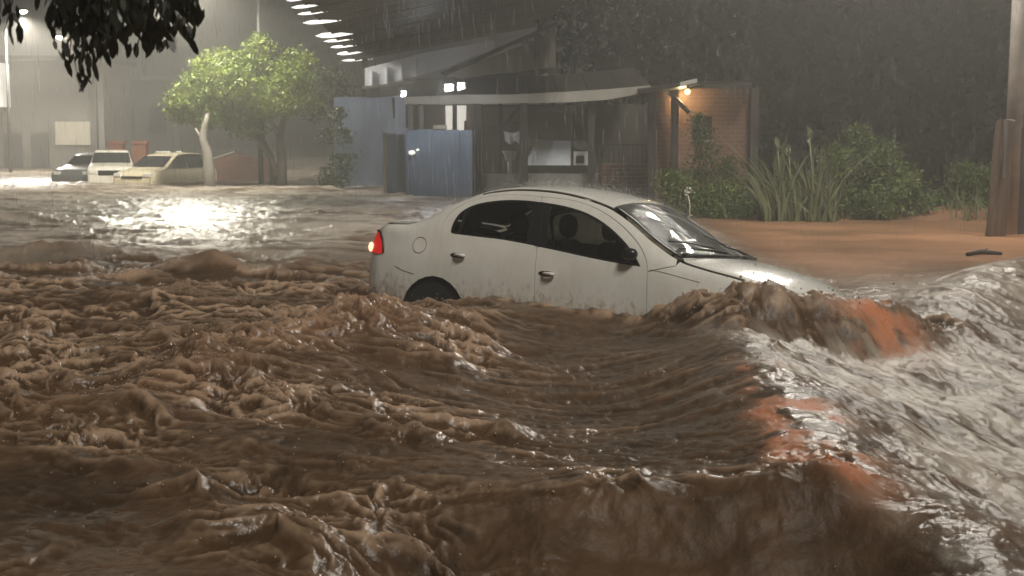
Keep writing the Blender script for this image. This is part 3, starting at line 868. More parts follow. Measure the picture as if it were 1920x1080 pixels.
    for y0, y1 in ((-.12, -.60), (.48, .02)):                       # wipers lying along the glass
        def gp(x, y, off):
            p = surf(x, s_of_y(x, y), off); return Vector((p[0], p[1]*(1 if y <= 0 else -1), p[2]))
        mb = MB(); mb.tube([gp(3.19, y0, .02), gp(3.11, (y0+y1)/2, .028), gp(3.0, y1, .02)], [.012, .009, .006], 5)
        mb.tube([gp(3.09, y0-.02, .014), gp(2.99, (y0+y1)/2, .014), gp(2.90, y1+.02, .014)], .007, 4)
        o = mb.build('wiper', blk, None, True); o.parent = w
    rwn = [(x, yrl(x, .90)) for x in np.linspace(.60, 1.10, 12)] + [(1.09, -.3), (1.085, 0), (.57, 0), (.58, -.4)]
    panel('rear_window', [rwn], win, t, top=True, both=True, off=-.004, thick=0)
    trunk = [(.02, 0), (.03, -.46), (.08, -.56)] + [(x, yrl(x, .93)) for x in np.linspace(.12, .56, 12)] + [(.565, -.4), (.56, 0)]
    panel('trunk_lid', [trunk], paint, t, top=True, both=True)
    cpl = [(x, yrl(x, .99)) for x in np.linspace(.57, 1.12, 12)] + [(x, yrl(x, .915)) for x in np.linspace(1.11, .58, 12)]
    for mir in (False, True): panel('rear_pillar', [cpl], paint, t, mir, top=True, off=-.002)
    hood = [(3.085, -.672), (3.145, -.575), (3.205, -.395), (3.237, -.2), (3.247, 0), (4.17, 0), (4.15, -.3)] + [(x, yrl(x, .985)) for x in np.linspace(4.08, 3.12, 24)]
    panel('hood', [hood], paint, t, top=True, both=True)
    # seats seen through the glass
    for (sx, sy, nm) in ((1.98, -.36, 'front_seat'), (1.98, .36, 'front_seat'), (1.02, -.38, 'rear_seat'), (1.02, .38, 'rear_seat')):
        mb = MB(); b = .0
        prof = [(.0, .45, .26), (-.03, .70, .27), (-.08, .92, .25), (-.10, 1.0, .20), (-.105, 1.03, .08)]
        for dx, z, hw in prof:
            for kk in range(12):
                a = 2*math.pi*kk/12; mb.v.append((sx+dx+.06*math.cos(a), sy+hw*math.sin(a), z))
        for i in range(len(prof)-1):
            for kk in range(12): mb.f.append((i*12+kk, i*12+(kk+1) % 12, (i+1)*12+(kk+1) % 12, (i+1)*12+kk))
        mb.f.append(tuple(range(4*12, 5*12)))
        o = mb.build(nm, inner, None, True); o.parent = t
        hb = MB(); c0 = (sx-.12, sy, 1.14)
        for i in range(8):
            for kk in range(12):
                ph = math.pi*i/7; a = 2*math.pi*kk/12
                hb.v.append((c0[0]+.05*math.sin(ph)*math.cos(a), c0[1]+.135*math.cos(ph)*.98, c0[2]+.10*math.sin(ph)**.6*math.sin(a)))
        for i in range(7):
            for kk in range(12): hb.f.append((i*12+kk, i*12+(kk+1) % 12, (i+1)*12+(kk+1) % 12, (i+1)*12+kk))
        h = hb.build('headrest', inner, None, True); h.parent = o
    sw = MB(); pts = [(2.52+.10*math.sin(a)*.5, .36+.17*math.cos(a), .86+.16*math.sin(a)) for a in np.linspace(0, 2*math.pi, 25)]
    sw.tube(pts, .015, 6, False); o = sw.build('steering_wheel', inner, None, True); o.parent = t
    db = MB(); db.prism([(2.62, -.70, .60), (2.62, -.70, .88), (2.75, -.70, .93), (3.1, -.66, .93), (3.1, -.66, .6)], (0, 1.38, 0)); o = db.build('dashboard', inner, None); o.parent = t
    pl = MB(); pl.box((.9, -.74, .28), (3.1, .74, .33)); o = pl.build('floor_pan', inner, None); o.parent = t
    return t
emit_red = emit('tail_light_red', (.62, .012, .008), .55)
sedan = build_sedan()

# ------------------------------------------------------------------ utility pole with its lamp, post beside it (right)
def utility_pole():
    base = at(1893, 440, 22.0); base.z = -.4
    t = thing('utility_pole', 'tall utility pole at the right edge, rising out of the top of the frame', 'utility pole', base)
    MB().tube([base, base + Vector((.03, 0, 4)), base + Vector((.10, 0, 8.4))], [.135, .12, .095], 12).build('pole', M['concrete'], t, True)
    top = base + Vector((.09, 0, 7.9))
    MB().tube([top, top + Vector((-.9, -.3, .35)), top + Vector((-1.9, -.7, .45))], [.04, .035, .035], 8).build('arm', M['galv'], t, True)
    h = top + Vector((-1.9, -.7, .45)); d = Vector((-1.9, -.7, 0)).normalized(); s = Vector((-d.y, d.x, 0))
    MB().prism([h - d*.2 - s*.12, h + d*.5 - s*.17, h + d*.5 + s*.17, h - d*.2 + s*.12], (0, 0, .13)).build('lamp_head', M['galv'], t, False, .02)
    q = h + d*.15
    MB().prism([q - d*.22 - s*.11 - Vector((0,0,.03)), q + d*.28 - s*.13 - Vector((0,0,.03)), q + d*.28 + s*.13 - Vector((0,0,.03)), q - d*.22 + s*.11 - Vector((0,0,.03))], (0, 0, .025)).build('lens', emit('pole_lamp_glow', (1, .95, .86), 40), t)
    l = bpy.data.lights.new('lamp_light', 'SPOT'); l.energy = LAMP_R; l.shadow_soft_size = .35; l.color = (1, .94, .84); l.spot_size = R(150); l.spot_blend = .45
    lo = bpy.data.objects.new('lamp_light', l); C.objects.link(lo); lo.location = q - Vector((0, 0, .5)); lo.parent = t; lo.rotation_euler = Vector((.10, .35, .93)).to_track_quat('Z', 'Y').to_euler()
    lo.matrix_parent_inverse = wmat(t).inverted()
    MB().box((top.x-.9, top.y+.14, top.z-.2), (top.x+.9, top.y+.24, top.z-.08)).build('crossarm', M['weathered_wood'], t, False, .01)
utility_pole()

def rough_post(name, label, px0, px1, pyt, pyb, Y, m, depth, lean=0):
    a = at(px0, pyb, Y); b = at(px1, pyt, Y)
    t = thing(name, label, 'post', ((a.x+b.x)/2, Y+depth/2, -.4))
    cx, w = (a.x+b.x)/2, (b.x-a.x)/2
    mb = MB(); n = 14; L = 9
    for i in range(L):
        f = i/(L-1); z = -.4 + (b.z+.4)*f
        for k in range(n):
            an = 2*math.pi*k/n
            r = 1 + .06*math.sin(3*an+i) + .04*math.sin(5*an-i*.7)
            sx = abs(math.cos(an))**.6*math.copysign(1, math.cos(an)); sy = abs(math.sin(an))**.6*math.copysign(1, math.sin(an))
            mb.v.append((cx + lean*f + w*r*sx*(1-.10*f), Y+depth/2 + depth/2*r*sy, z + (.02*math.sin(2*an) if i == L-1 else 0)))
    for i in range(L-1):
        for k in range(n): mb.f.append((i*n+k, i*n+(k+1) % n, (i+1)*n+(k+1) % n, (i+1)*n+k))
    mb.f.append(tuple((L-1)*n+k for k in range(n)))
    mb.build('trunk', m, t, False)
    return t, cx, b
pt, pcx, pb = rough_post('timber_post', 'weathered brown timber post with split top, at the right edge by the water', 1850, 1893, 225, 442, 21.4, M['weathered_wood'], .24, .13)
st = at(1886, 225, 21.35)
MB().box((st.x-.02, 21.33, .9), (st.x+.018, 21.38, st.z)).build('edge_highlight', M['galv'], pt)  # strip added as the thin highlight on the post's right edge
rough_post('dark_post', 'dark timber post cut by the right edge, beside the brown one', 1898, 1935, 240, 438, 21.9, M['dark_wood'], .26, .02)

# ------------------------------------------------------------------ house with the blue wall and the big sheet roof
M['blue_wall'] = mat('blue_plaster', (.19, .235, .34), .7, 0, .38, 1.1, .2, 20, stretch=(1.6, 1, .35))
M['pale_sheet'] = mat('pale_blue_sheet', (.72, .74, .80), .55, .1, .12, .8)
M['dark_roof'] = mat('dark_roof_sheet', (.055, .05, .045), .5, .2, .3, 1.5, .2)
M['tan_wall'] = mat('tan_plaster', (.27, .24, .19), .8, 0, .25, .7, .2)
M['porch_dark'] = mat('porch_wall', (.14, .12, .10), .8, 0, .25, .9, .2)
M['fascia'] = mat('fascia_paint', (.50, .48, .42), .55, 0, .15, 1.2, .1)

bh = thing('blue_house', 'house with blue misted wall under a tall dark sheet roof, left of the porch', 'house', (-4.6, 46, -.5))
pbox(628, 182, 762, 380, 46.0, .25).build('wall', M['blue_wall'], bh)
UW = 46.6
a0, a1 = at(684, 128, UW), at(925, 76, UW); b0, b1 = at(684, 168, UW), at(822, 132, UW)
b2 = at(930, 88, UW)
MB().prism([b0, b1, b2, a1, at(800, 98, UW), a0], (0, .12, 0)).build('upper_wall', M['pale_sheet'], bh)
for q in (0, 1, 2, 3, 4):
    f = (q+.5)/5; x = b0.x + (b1.x-b0.x)*f; zl = b0.z + (b1.z-b0.z)*f
    MB().box((x-.02, UW-.06, zl), (x+.02, UW-.01, zl+.55)).build('sheet_rib', M['pale_sheet'], bh)
# awning band under it
MB().prism([at(676, 168, 45.2), at(690, 184, 45.2), at(1045, 152, 45.2), at(1045, 128, 45.2)], (0, .5, .12)).build('awning', M['dark_roof'], bh)
hb = at(737, 184, 45.4); he = at(739, 222, 45.4)
MB().tube([hb, (hb.x+.02, hb.y, (hb.z+he.z)/2), he], [.05, .045, .02], 6).build('downpipe', M['dark_metal'], bh, True)
# big roof: sheets from the left eave rising to the right
e0, e1 = Vector((-4.55, 29.0, 4.62)), Vector((-5.95, 54.0, 4.62))
for k in range(11):
    f0, f1 = k/11, (k+1)/11 + .004
    p0, p1 = e0.lerp(e1, f0), e0.lerp(e1, f1)
    mb = MB(); n = 16; lift = .03*(k % 2)
    for i in range(n+1):
        q = p0.lerp(p1, i/n); zz = .045*math.sin(i*math.pi*2*2.0/ n * 2) + lift
        mb.v += [(q.x, q.y, q.z+zz), (q.x+7.2, q.y, q.z+zz+1.33), (q.x, q.y, q.z+zz-.02), (q.x+7.2, q.y, q.z+zz+1.31)]
    for i in range(n):
        a = i*4; b = a+4
        mb.f += [(a, a+1, b+1, b), (a+2, b+2, b+3, a+3), (a, b, b+2, a+2)]
    mb.build('roof_sheet', M['dark_roof'], bh, True)
ORD = ['first', 'second', 'third', 'fourth', 'fifth', 'sixth', 'seventh', 'eighth', 'ninth']
M['eave_glow'] = emit('eave_glint_glow', (1, .96, .88), 2.0)  # glowing shapes added in place of reflections on the wet roof edge
for i_, py in enumerate((5, 18, 30, 46, 70, 80, 91, 103, 117)):
    Yq = (4.58-1.4)*FPX/(HOR-py)
    c = e0.lerp(e1, max(0, min(1, (Yq-29)/25.0)))
    L = (.26, .34, .36, .5, .55, .45, .42, .45, .6)[i_]; hh = (.05, .055, .05, .075, .11, .06, .06, .09, .06)[i_]
    el = thing('eave_glint', ORD[i_] + ' from the top in the row of white glowing glints added along the dark roof edge', 'lamp', (c.x, c.y, c.z-.1), 0, 'white glints added along the roof edge')
    mb = MB(); n = 10
    for i in range(7):
        f = i/6; r = hh*math.sin(math.pi*min(1, .04+f*.96)**.7)**.8 if 0 < i < 6 else .006
        for k in range(n): mb.v.append((c.x-.1+2*L*(f-.35), c.y+r*math.cos(2*math.pi*k/n), c.z-.07+.09*f+r*math.sin(2*math.pi*k/n)))
    for i in range(6):
        for k in range(n): mb.f.append((i*n+k, i*n+(k+1) % n, (i+1)*n+(k+1) % n, (i+1)*n+k))
    mb.v = [(x_, y_, c.z-.03+(z_-c.z+.03)*.7) for x_, y_, z_ in mb.v]
    mb.build('tube', M['eave_glow'], el, True)
    MB().box((c.x-.05, c.y-.02, c.z-.01), (c.x+L, c.y+.02, c.z+.03)).build('glint_backing', M['dark_metal'], el)
for X_, Y_ in ((-5.6, 53.2), (-4.9, 41.5)):
    if Y_ > 50: MB().box((X_, Y_, -.5), (X_+.2, Y_+.2, 4.7)).build('roof_post', M['dark_wood'], bh)

# ------------------------------------------------------------------ house with the porch
ph = thing('porch_house', 'low house with an open porch under a long pale fascia, behind the white car', 'house', (.4, 40, -.5))
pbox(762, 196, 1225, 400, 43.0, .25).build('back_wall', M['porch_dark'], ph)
MB().prism([at(838, 138, 44.2), at(1002, 76, 44.2), at(1002, 130, 44.2), at(860, 146, 44.2)], (0, .2, 0)).build('gable_wall', M['tan_wall'], ph)
MB().prism([at(1012, 72, 44.2), at(1042, 48, 44.2), at(1042, 124, 44.2), at(1012, 129, 44.2)], (0, .2, 0)).build('gable_wall', M['tan_wall'], ph)
pbox(1001, 60, 1013, 140, 44.0, .2).build('gable_post', M['dark_wood'], ph)
MB().prism([at(826, 136, 43.6), at(1046, 40, 43.6), at(1046, 46, 43.6), at(832, 141, 43.6)], (0, .8, 0)).build('verge_board', M['dark_roof'], ph)
MB().prism([at(1018, 48, 43.9), at(1030, 38, 43.9), at(1052, 38, 43.9), at(1052, 44, 43.9)], (0, .5, 0)).build('ridge_cap', M['tan_wall'], ph)
# sloping porch roof and its fascia
fa = [(758, 182, 195), (860, 178, 195), (960, 177, 194), (1060, 172, 192), (1140, 167, 187), (1220, 160, 172)]
mb = MB(); n = len(fa)
for px, y0, y1 in fa:
    u = at(px, y0, 38.0); w = at(px, y1, 38.0)
    mb.v += [tuple(u), tuple(w), (u.x, 38.06, u.z), (w.x, 38.06, w.z)]
for i in range(n-1):
    a = i*4; b = a+4; mb.f += [(a, a+1, b+1, b), (a+2, b+2, b+3, a+3), (a, b, b+2, a+2), (a+1, a+3, b+3, b+1)]
mb.f += [(0, 2, 3, 1), (n*4-4, n*4-3, n*4-1, n*4-2)]
mb.build('fascia', M['fascia'], ph)
for k in range(8):
    f0, f1 = k/8, (k+.985)/8
    l0, l1 = at(758+(1220-758)*f0, 184-24*f0**2, 38.1), at(758+(1220-758)*f1, 184-24*f1**2, 38.1)
    MB().hexa([l0, l1, l1-Vector((0,0,.03)), l0-Vector((0,0,.03))], [l0+Vector((0,5.2,.75)), l1+Vector((0,5.2,.75)), l1+Vector((0,5.2,.72)), l0+Vector((0,5.2,.72))]).build('roof_sheet', M['dark_roof'], ph)
for px0, px1, Y, m in ((767, 773, 38.1, 'galv'), (787, 793, 38.3, 'galv'), (849, 856, 38.2, 'dark_wood'), (889, 903, 38.1, 'dark_wood'), (935, 942, 41.5, 'dark_wood'), (974, 990, 38.2, 'dark_wood'), (1102, 1116, 38.2, 'dark_wood')):
    pbox(px0, 186, px1, 410, Y, .16).build('porch_post', M[m], ph)
MB().tube([at(972, 200, 41), at(945, 240, 41)], .04, 5).build('brace', M['dark_wood'], ph)
pbox(905, 200, 972, 228, 42.2, .1).build('wall_panel', M['tan_wall'], ph)
lit = emit('lit_window_glow', (1, .95, .86), .8)
for px0, px1 in ((836, 849), (857, 874)):
    pbox(px0, 198, px1, 246, 42.7, .04).build('lit_window', lit, ph)
pbox(870, 226, 875, 246, 42.6, .03).build('curtain', mat('red_curtain', (.45, .2, .13), .8), ph)
pbox(990, 196, 1112, 210, 38.6, .1).build('beam', M['dark_wood'], ph)
pbox(992, 210, 1075, 262, 42.4, .2).build('wall_panel', mat('brown_wall', (.20, .165, .12), .8, 0, .25, 1), ph)
brick = None
def brick_mat(name, c1, c2, mortar, scale=1.0):
    m, nt, p, out = new_mat(name)
    v = coords(nt); sp_ = nt.nodes.new('ShaderNodeSeparateXYZ'); cb = nt.nodes.new('ShaderNodeCombineXYZ')
    nt.links.new(v, sp_.inputs[0]); nt.links.new(sp_.outputs['X'], cb.inputs['X']); nt.links.new(sp_.outputs['Z'], cb.inputs['Y'])
    b = nt.nodes.new('ShaderNodeTexBrick'); b.inputs['Scale'].default_value = scale
    b.inputs['Color1'].default_value = (*c1, 1); b.inputs['Color2'].default_value = (*c2, 1); b.inputs['Mortar'].default_value = (*mortar, 1)
    b.inputs['Brick Width'].default_value = .24; b.inputs['Row Height'].default_value = .11; b.inputs['Mortar Size'].default_value = .012
    nt.links.new(cb.outputs[0], b.inputs['Vector'])
    n = noise(nt, 1.3, 5, .6, v); hs = nt.nodes.new('ShaderNodeHueSaturation')
    mr = nt.nodes.new('ShaderNodeMapRange'); mr.inputs['To Min'].default_value = .6; mr.inputs['To Max'].default_value = 1.35
    nt.links.new(n.outputs['Fac'], mr.inputs['Value']); nt.links.new(mr.outputs[0], hs.inputs['Value']); nt.links.new(b.outputs['Color'], hs.inputs['Color'])
    nt.links.new(hs.outputs[0], p.inputs['Base Color']); p.inputs['Roughness'].default_value = .8
    bp = nt.nodes.new('ShaderNodeBump'); bp.inputs['Strength'].default_value = .6; bp.inputs['Distance'].default_value = .02; bp.invert = True
    nt.links.new(b.outputs['Fac'], bp.inputs['Height']); nt.links.new(bp.outputs[0], p.inputs['Normal'])
    return m
M['brick'] = brick_mat('red_brick', (.25, .125, .08), (.19, .09, .06), (.22, .17, .14))
pbox(1128, 307, 1222, 420, 38.2, .2).build('low_wall', M['brick'], ph)
pbox(902, 326, 1128, 420, 38.5, .15).build('plinth', mat('grey_plinth', (.24, .23, .21), .8, 0, .25, 1.2), ph)

rl = thing('porch_railing', 'dark slender metal railing on the brick porch wall', 'railing', at(1172, 307, 38.3))
pbox(1130, 270, 1212, 273, 38.25, .05).build('top_rail', M['dark_metal'], rl)
for k in range(10):
    x = 1132 + k*8.8
    pbox(x, 273, x+2, 307, 38.26, .03).build('bar', M['dark_metal'], rl)
pbox(1206, 272, 1210, 307, 38.24, .06).build('end_post', M['galv'], rl)

def tube_light(label, px, py, w, Y, power):
    a, b = at(px-w/2, py+1.5, Y), at(px+w/2, py-1.5, Y)
    t = thing('tube_light', label, 'light', ((a.x+b.x)/2, Y, a.z), 0, 'tube lights under the porch roof')
    MB().tube([a, b], .055, 8).build('tube', emit('tube_glow', (1, .97, .90), 2.2), t, True)
    MB().box((a.x, Y-.02, max(a.z, b.z)+.05), (b.x, Y+.10, max(a.z, b.z)+.10)).build('housing', M['white_paint'], t)
    if power:
        l = bpy.data.lights.new('tube_light_glow', 'POINT'); l.energy = power; l.shadow_soft_size = .12; l.color = (.93, .96, 1)
        lo = bpy.data.objects.new('tube_light_glow', l); C.objects.link(lo); lo.location = ((a.x+b.x)/2, Y-.25, a.z); lo.parent = t
        lo.matrix_parent_inverse = wmat(t).inverted()
tube_light('larger white tube light above the porch fascia, left one of the close pair', 842, 167, 16, 36.0, 110)
tube_light('white tube light above the porch fascia, right one of the close pair', 865, 164, 14, 36.0, 0)
tube_light('small white tube light at the left end of the porch roof', 757, 178, 10, 43.8, 26)
tube_light('small white tube light just right of the porch roof left end', 778, 176, 10, 43.8, 26)
gt = thing('roof_gutter', 'thin pale gutter on the dark roof above the porch', 'gutter', at(985, 150, 43.2))
MB().tube([at(940, 154, 43.2), at(985, 150, 43.2), at(1027, 141, 43.2)], .05, 8).build('trough', M['fascia'], gt, True)
MB().tube([at(985, 150, 43.2), at(985, 158, 43.25)], .03, 6).build('bracket', M['dark_metal'], gt, True)

# things on the porch
tb = thing('white_board', 'large pale blue white board leaning on the porch behind the car', 'board', at(1028, 310, 38.9))
MB().hexa([at(984, 310, 38.8), at(1070, 310, 38.8), at(1070, 264, 39.1), at(1004, 262, 39.1)], [at(984, 310, 38.84), at(1070, 310, 38.84), at(1070, 264, 39.14), at(1004, 262, 39.14)]).build('sheet', mat('board_white', (.46, .49, .53), .5, 0, .1), tb)
pbox(984, 256, 1004, 275, 38.75, .05).build('corner_patch', M['tan_wall'], tb)
wm = thing('white_cabinet', 'small white cabinet with a bundle on top, right of the pale board', 'cabinet', at(1090, 310, 38.8))
pbox(1076, 284, 1103, 310, 38.8, .4).build('case', M['white_paint'], wm)
pbox(1080, 292, 1095, 306, 38.77, .02).build('door', M['black'], wm)
mb = MB(); c0 = at(1089, 272, 39.0)
for i in range(6):
    for k in range(10):
        p_ = math.pi*i/5; a = 2*math.pi*k/10; r = 1+.2*math.sin(3*a+i)
        mb.v.append((c0.x+.22*r*math.sin(p_)*math.cos(a), c0.y+.15*math.sin(p_)*math.sin(a), c0.z-.15*math.cos(p_)))
for i in range(5):
    for k in range(10): mb.f.append((i*10+k, i*10+(k+1) % 10, (i+1)*10+(k+1) % 10, (i+1)*10+k))
mb.build('bundle', mat('grey_cloth', (.3, .28, .25), .9), wm, True)
hc = thing('hanging_cloth', 'bright white cloth hanging between the porch posts', 'cloth', at(959, 270, 39.5))
mb = MB(); n = 14
for i in range(n+1):
    f = i/n; u = at(944+32*f, 244 + 5*math.sin(f*math.pi)**1, 39.5); w = at(947+27*f, 268 - 3*math.cos(f*9), 39.5)
    for p in (u, w): mb.v += [(p.x, p.y+.05*math.sin(f*14), p.z), (p.x, p.y+.05*math.sin(f*14)+.012, p.z)]
for i in range(n):
    a = i*4; b = a+4; mb.f += [(a, a+2, b+2, b), (a+1, b+1, b+3, a+3), (a, b, b+1, a+1), (a+2, a+3, b+3, b+2)]
mb.build('sheet', mat('white_cloth', (.85, .86, .88), .7, 0, .05), hc, True)
for px in (946, 974):
    MB().tube([at(px, 246, 39.5), at(px, 236, 39.5)], .02, 5).build('peg', M['dark_wood'], hc)
wr = thing('white_basin', 'white laundry basin on a stand behind the porch post', 'basin', at(955, 300, 39.3))
mb = MB()
c0 = at(956, 284, 39.3)
for i, (r, z) in enumerate(((.12, -.25), (.17, -.05), (.22, .0), (.20, .01))):
    for k in range(12): mb.v.append((c0.x+r*math.cos(k*math.pi/6), c0.y+r*math.sin(k*math.pi/6), c0.z+z))
for i in range(3):
    for k in range(12): mb.f.append((i*12+k, i*12+(k+1) % 12, (i+1)*12+(k+1) % 12, (i+1)*12+k))
mb.build('bowl', M['concrete'], wr, True)
MB().tube([c0-Vector((0,0,.2)), c0-Vector((0,0,.8))], .06, 8).build('stand', M['concrete'], wr, True)

# blue gate
M['blue_metal'] = mat('blue_gate_paint', (.20, .255, .34), .5, 0, .18, 1.2, .05)
bg = thing('blue_gate', 'tall blue sheet metal gate standing in the flood at the end of the porch', 'gate', at(825, 362, 37.2))
edges = [763, 786, 812, 838, 862, 886]
for k in range(5):
    top = [244, 243, 238 if False else 242, 243, 244][k]
    p0 = at(edges[k]+.6, 380, 37.2+.10*k); 
    pbox(edges[k]+.7, top, edges[k+1]-.7, 382, 37.2+.10*k, .05).build('panel', M['blue_metal'], bg)
pbox(812, 234, 838, 242, 37.35, .1).build('sign_plate', mat('pale_sign', (.35, .32, .25), .6), bg)
pbox(761, 240, 765, 384, 37.12, .1).build('frame_post', M['blue_metal'], bg)
pbox(885, 240, 890, 384, 37.65, .1).build('frame_post', M['dark_metal'], bg)
for px, py, r in ((772, 286, .06), (783, 281, .03)):
    c0 = at(px, py, 37.05); mb = MB()
    for i in range(5):
        for k in range(8):
            p_ = math.pi*i/4; a = 2*math.pi*k/8; mb.v.append((c0.x+1.6*r*math.sin(p_)*math.cos(a), c0.y+r*math.cos(p_), c0.z+r*math.sin(p_)*math.sin(a)))
    for i in range(4):
        for k in range(8): mb.f.append((i*8+k, i*8+(k+1) % 8, (i+1)*8+(k+1) % 8, (i+1)*8+k))
    mb.build('reflector', emit('reflector_glow', (1, .95, .85), 1.2), bg, True)  # reflectors given an emission of their own
sg = thing('side_gate', 'lower blue gate leaf with a pale post, left of the tall blue gate', 'gate', at(740, 355, 40.5))
pbox(719, 248, 724, 366, 40.4, .1).build('gate_post', M['fascia'], sg)
pbox(725, 251, 742.5, 366, 40.5, .05).build('panel', M['blue_metal'], sg)
pbox(743.5, 252, 761, 366, 40.52, .05).build('panel', M['blue_metal'], sg)

# ------------------------------------------------------------------ brick house on the right with the lit lamp
br = thing('brick_house', 'brick end of the house lit yellow by a lamp, behind the climbing plants', 'house', (4.9, 36.4, -.5))
bw = at(1228, 420, 36.5); bt = at(1404, 160, 36.5)
wl, wr_ = at(1298, 218, 36.5), at(1336, 262, 36.5)
for lo, hi in (((bw.x, bw.z-.5), (wl.x, bt.z)), ((wr_.x, bw.z-.5), (bt.x, bt.z)), ((wl.x, bw.z-.5), (wr_.x, wr_.z)), ((wl.x, wl.z), (wr_.x, bt.z))):
    MB().box((lo[0]+.0005, 36.5, lo[1]), (hi[0]-.0005, 36.75, hi[1])).build('wall', M['brick'], br)
wi = MB().box((wl.x, 36.62, wr_.z), (wr_.x, 36.66, wl.z)).build('window', mat('dark_pane', (.02, .02, .022), .15), br)
MB().box((wl.x-.03, 36.46, wr_.z-.06), (wr_.x+.03, 36.58, wr_.z-.002)).build('sill', M['concrete'], wi)
MB().box(((wl.x+wr_.x)/2-.025, 36.57, wr_.z+.002), ((wl.x+wr_.x)/2+.025, 36.61, wl.z-.002)).build('mullion', M['dark_wood'], wi)
pbox(1405, 165, 1424, 400, 36.3, .3).build('corner_post', M['dark_wood'], br)
pbox(1214, 165, 1229, 420, 36.0, .2).build('porch_post', M['dark_wood'], br)
pbox(1257, 168, 1273, 420, 36.0, .2).build('porch_post', M['dark_wood'], br)
MB().tube([at(1253, 172, 35.9), at(1272, 190, 35.9), at(1292, 212, 35.9)], .06, 6).build('brace', M['dark_wood'], br, True)
MB().hexa([at(1196, 176, 35.4), at(1300, 158, 35.4), at(1300, 152, 35.4), at(1196, 169, 35.4)], [at(1196, 170, 38), at(1420, 156, 38), at(1420, 152, 38), at(1196, 166, 38)]).build('eave', M['dark_roof'], br)
MB().hexa([at(1290, 166, 35.9), at(1410, 166, 35.9), at(1410, 159, 35.9), at(1290, 159, 35.9)], [at(1290, 160, 38.2), at(1410, 160, 38.2), at(1410, 152, 38.2), at(1290, 152, 38.2)]).build('eave', M['dark_roof'], br)
pl = thing('porch_lamp', 'lit floodlight under the eave of the brick house, glowing yellow', 'lamp', at(1290, 168, 35.7))
MB().hexa([at(1275, 162, 35.2), at(1307, 155, 35.2), at(1307, 149, 35.2), at(1275, 156, 35.2)], [at(1275, 160, 35.5), at(1307, 153, 35.5), at(1307, 147, 35.5), at(1275, 154, 35.5)]).build('shade', M['white_paint'], pl)
MB().tube([at(1290, 160, 35.45), at(1290, 164, 35.6), at(1288, 168, 35.9)], .025, 6).build('bracket', M['dark_metal'], pl, True)
c0 = at(1289, 172, 35.75); mb = MB()
for i in range(6):
    for k in range(8):
        p_ = math.pi*i/5; a = 2*math.pi*k/8; mb.v.append((c0.x+.07*math.sin(p_)*math.cos(a), c0.y+.07*math.sin(p_)*math.sin(a), c0.z+.08*math.cos(p_)))
for i in range(5):
    for k in range(8): mb.f.append((i*8+k, i*8+(k+1) % 8, (i+1)*8+(k+1) % 8, (i+1)*8+k))
mb.build('bulb', emit('porch_bulb_glow', (1, .80, .35), 5), pl, True)
for px in (1283,):
    l = bpy.data.lights.new('bulb_light', 'POINT'); l.energy = 42; l.shadow_soft_size = .06; l.color = (1, .74, .36)
    c1 = at(px, 182, 36.05); lo = bpy.data.objects.new('bulb_light', l); C.objects.link(lo); lo.location = (c1.x, c1.y, c1.z); lo.parent = pl
    lo.matrix_parent_inverse = wmat(pl).inverted()

# ------------------------------------------------------------------ background on the left
M['far_grey'] = mat('far_plaster', (.22, .21, .19), .8, 0, .2, .3, .1)
M['far_dark'] = mat('far_dark_plaster', (.12, .12, .11), .8, 0, .2, .3, .1)
M['far_red'] = mat('far_red_brick', (.34, .15, .095), .8, 0, .25, .6, .1)
fb = thing('grey_building', 'grey flat fronted building with a pale sign panel at far left', 'building', at(70, 340, 82))
pbox(-120, 112, 192, 360, 82, 6).build('wall', M['far_grey'], fb)
pbox(104, 228, 171, 272, 81.8, .15).build('sign_panel', mat('pale_panel', (.52, .48, .40), .6, 0, .1), fb)
pbox(-120, 104, 196, 112, 81.6, 7).build('parapet', M['far_dark'], fb)
pbox(172, 140, 178, 345, 81.6, .3).build('downpipe', M['far_dark'], fb)
for px in (10, 60):
    w_ = pbox(px, 250, px+30, 330, 81.85, .1).build('shutter', M['far_dark'], fb)
pbox(-40, 118, 3, 200, 80.5, 1.2).build('light_box', emit('sign_glow', (1, .97, .9), .8), fb)
f2 = thing('dark_building', 'dark narrow building behind the pale cars', 'building', at(255, 340, 92))
pbox(196, 150, 335, 360, 92, 6).build('wall', M['far_dark'], f2)
pbox(190, 142, 340, 150, 91.6, 7).build('parapet', M['far_dark'], f2)
pbox(215, 200, 250, 250, 91.85, .2).build('window', M['black'], f2)
pbox(280, 200, 312, 250, 91.85, .2).build('window', M['black'], f2)
for i, (p0, p1) in enumerate(((204, 229), (249, 273))):
    gp_ = thing('gate_pillar', ['left', 'right'][i] + ' one of two orange red gate pillars behind the pale cars', 'pillar', at((p0+p1)/2, 340, 58), 0, 'orange gate pillars')
    pbox(p0, 270, p1, 360, 58, .5).build('shaft', M['far_red'], gp_)
    pbox(p0-2, 264, p1+2, 270, 57.95, .6).build('cap', M['far_red'], gp_)
rw_ = thing('red_wall', 'low red brick garden wall beneath the bright green tree', 'wall', at(445, 345, 53))
MB().prism([at(398, 300, 53), at(398, 362, 53), at(520, 362, 53), at(520, 318, 53), at(492, 296, 53), at(440, 287, 53)], (0, .25, 0)).build('masonry', M['brick'], rw_)
MB().prism([at(397, 300, 52.95), at(440, 286, 52.95), at(440, 282, 52.95), at(397, 296, 52.95)], (0, .35, 0)).build('coping', M['concrete'], rw_)

